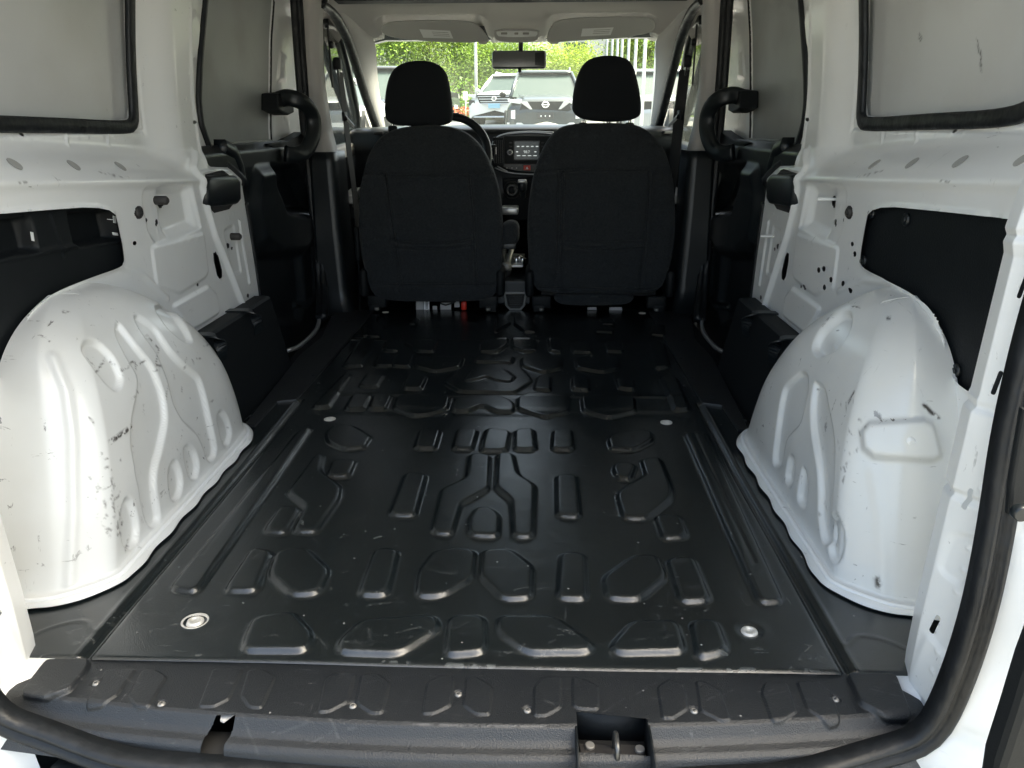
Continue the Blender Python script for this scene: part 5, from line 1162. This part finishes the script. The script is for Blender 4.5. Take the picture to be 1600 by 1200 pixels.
# trees
leafm = []
for i, c in enumerate([(.17, .26, .05), (.11, .19, .04), (.23, .30, .06)]):
    m = pbr('tree_leaves', c, .6, var=.25, vscale=.6); n, b = nodes(m); b.inputs['Subsurface Weight'].default_value = 0; 
    tl_ = n.nodes.new('ShaderNodeBsdfTranslucent'); tl_.inputs[0].default_value = (c[0]*1.3, c[1]*1.3, c[2], 1); mxs = n.nodes.new('ShaderNodeMixShader'); mxs.inputs[0].default_value = .45
    o = [x for x in n.nodes if x.type == 'OUTPUT_MATERIAL'][0]; n.links.new(b.outputs[0], mxs.inputs[1]); n.links.new(tl_.outputs[0], mxs.inputs[2]); n.links.new(mxs.outputs[0], o.inputs[0]); leafm.append(m)
bark = pbr('bark', (.10, .085, .07), .9, bump=[(20, .5)])
def tree(label, x, y, h, rad, mi, n=5200, seed=0, low=.15):
    g = np.random.default_rng(seed); z0 = float(gz(x, y)); T = empty('tree', (x, y, z0), g.uniform(0, 6), label, 'tree', 'trees behind the parking lot')
    tr_ = cyl('trunk', (0, 0, -.1), (.05, .05, h*.62), .16, bark, T, r2=.07, k=10)
    for i in range(6): a = g.uniform(0, 6.3); cyl('branch', (0, 0, h*g.uniform(.2, .5)), (rad*.7*math.cos(a), rad*.7*math.sin(a), h*g.uniform(.55, .85)), .05, bark, T, r2=.02, k=6)
    nc = 46; C = g.normal(size=(nc, 3)); C /= np.linalg.norm(C, axis=1, keepdims=True); C *= g.uniform(.35, .95, (nc, 1)); C[:, :2] *= rad; C[:, 2] = h*(low+(1-low)/2)+C[:, 2]*h*(1-low)*.5
    k = g.integers(0, nc, n); P = C[k]+g.normal(size=(n, 3))*rad*.17
    s = g.uniform(.03, .065, n); N = g.normal(size=(n, 3)); N /= np.linalg.norm(N, axis=1, keepdims=True); U = np.cross(N, g.normal(size=(n, 3))); U /= np.linalg.norm(U, axis=1, keepdims=True); W_ = np.cross(N, U)
    s = s[:, None]; V = np.stack([P-U*s, P-W_*s*.55, P+U*s, P+W_*s*.55], 1).reshape(-1, 3)
    mk('crown', V, np.arange(4*n).reshape(n, 4), leafm[mi], T, False)
names = ['bright green tree left of the left headrest', 'broad yellow-green tree above the left headrest', 'bright green tree right of the left headrest', 'low green tree beside the lamp pole', 'yellow-green tree behind the white suv', 'rounded bushy tree right of the inner mirror',
         'green tree behind the right headrest', 'green tree behind the white posts', 'tall green tree at the far right of the windshield']
for i, (u, D, h, r_, mi) in enumerate([(565,33,6.4,3.0,0),(618,35,7.0,3.2,2),(672,34,6.6,3.0,0),(722,36,6.6,2.8,2),(775,35,4.6,2.2,0),(880,36,2.9,1.9,2),(935,38,1.8,1.9,0),(1008,33,5.0,2.1,2),(1050,34,6.5,2.8,1)]):
    tree(names[i], atg(u, D), D, h, r_, mi, seed=i+3, low=.08, n=20000)
for i, (u, D, h, r_, mi) in enumerate([(505,24,5.2,2.6,0),(1110,24,5.2,2.6,1)]):
    tree(['green tree seen through the left front door window', 'dark green tree seen through the right front door window'][i], atg(u, D), D, h, r_, mi, n=5000, seed=40+i)
g = np.random.default_rng(5); n = 26000; xx = g.uniform(-14, 22, n); P = np.stack([xx, 31+g.normal(0, .5, n), gz(0, 31)+np.abs(g.normal(0, .55, n))*1.1], 1)
s = g.uniform(.03, .07, n)[:, None]; U = g.normal(size=(n, 3)); U /= np.linalg.norm(U, axis=1, keepdims=True); W_ = np.cross(U, g.normal(size=(n, 3))); W_ /= np.linalg.norm(W_, axis=1, keepdims=True)
tag(mk('undergrowth', np.stack([P-U*s, P-W_*s, P+U*s, P+W_*s], 1).reshape(-1, 3), np.arange(4*n).reshape(n, 4), leafm[1], None, False), 'low green undergrowth along the foot of the trees', 'undergrowth', kind='stuff')
fr_ = pbr('orange_flowers', (.55, .12, .05), .7); n = 900; P = np.stack([g.normal(atg(733, 29), .9, n), g.normal(29, .3, n), gz(0, 29)+g.uniform(0, .45, n)], 1); s = g.uniform(.03, .06, n)[:, None]; U = g.normal(size=(n, 3)); U /= np.linalg.norm(U, axis=1, keepdims=True); W_ = np.cross(U, g.normal(size=(n, 3)))
tag(mk('flower_bed', np.stack([P-U*s, P-W_*s*.5, P+U*s, P+W_*s*.5], 1).reshape(-1, 3), np.arange(4*n).reshape(n, 4), fr_, None, False), 'patch of orange flowers at the foot of the hedge', 'flowers', kind='stuff')
# kerb, verge, lamp poles, small sign, posts, wires
tag(box('kerb', (2, 27.6, float(gz(0, 27.6))+.05), (60, .2, .15), M['pil'], None, .02), kind='structure')
tag(box('verge', (2, 29.8, float(gz(0, 29.8))+.02), (60, 4.2, .10), leafm[0], None, .01), kind='structure')
polem = pbr('pale_pole_paint', (.55, .57, .56), .5)
def pole(u, D, h, r_, label, name='lamp_pole', cat='pole', group=None):
    x = float(atg(u, D)); z = float(gz(x, D)); T = empty(name, (x, D, z), 0, label, cat, group)
    cyl('shaft', (0, 0, 0), (0, 0, h), r_, polem, T, r2=r_*.8, k=10, dome=.05); cyl('foot', (0, 0, 0), (0, 0, .10), r_*1.8, polem, T, k=12); return T
t = pole(745, 27, 7.5, .055, 'slim pale lamp pole between the left headrest and the white suv'); box('lamp_head', (0, -.3, 7.5), (.25, .7, .1), polem, t, .03)
x = float(atg(728, 28)); t = empty('small_sign', (x, 28, float(gz(x, 28))), 0, 'small white sign on a short stake by the flowers', 'sign'); cyl('stake', (0, 0, 0), (0, 0, .85), .02, polem, t); box('board', (0, -.03, .85), (.16, .03, .28), M['label'], t, .005)
t = pole(916, 40, 6.5, .05, 'utility pole against the sky left of the right headrest', 'utility_pole')
for k in range(3): cyl('cross_arm', (-.7, 0, 5.4+.5*k), (.7, 0, 5.4+.5*k), .03, polem, t, k=6)
for k in range(4):
    P = [(float(atg(820, 40))-3, 40, 6.3+.45*k), (float(atg(916, 40)), 40, 6.1+.45*k), (float(atg(1060, 40))+4, 40, 6.9+.45*k)]
    tag(tube('overhead_wire', chaikin(P, 2, False), .012, M['blkmatt'], None, n=20, k=5), ['lowest overhead wire against the sky', 'second lowest overhead wire against the sky', 'second highest overhead wire against the sky', 'highest overhead wire against the sky'][k], 'wire', 'overhead wires behind the right headrest')
ords = ['leftmost', 'second from left', 'third from left', 'fourth from left', 'fifth from left', 'sixth from left', 'seventh from left', 'eighth from left', 'ninth from left']
for k, (u, D) in enumerate([(944,23),(952,22),(960,21),(967,20),(977,19),(988,17),(1002,15),(1020,12.5)]):
    pole(u, D, 5.2, .035, 'slim white post, %s in the row right of the right headrest' % (ords[k] if k < 7 else 'nearest and rightmost'), 'fence_post', 'post', 'row of slim white posts')
# low white building far right
bx_ = float(atg(985, 45)); t = empty('low_building', (bx_, 46, float(gz(0, 46))), 0, 'low pale building behind the white posts', 'building')
box('wall', (0, 0, 2.2), (9, 5, 4.4), M['pil'], t, .02); box('roof', (0, 0, 4.5), (9.4, 5.4, .25), polem, t, .02)
for k in range(4): box('window', (-3.3+2.2*k, -2.51, 2.4), (1.2, .06, 1.3), cg, t, .01)
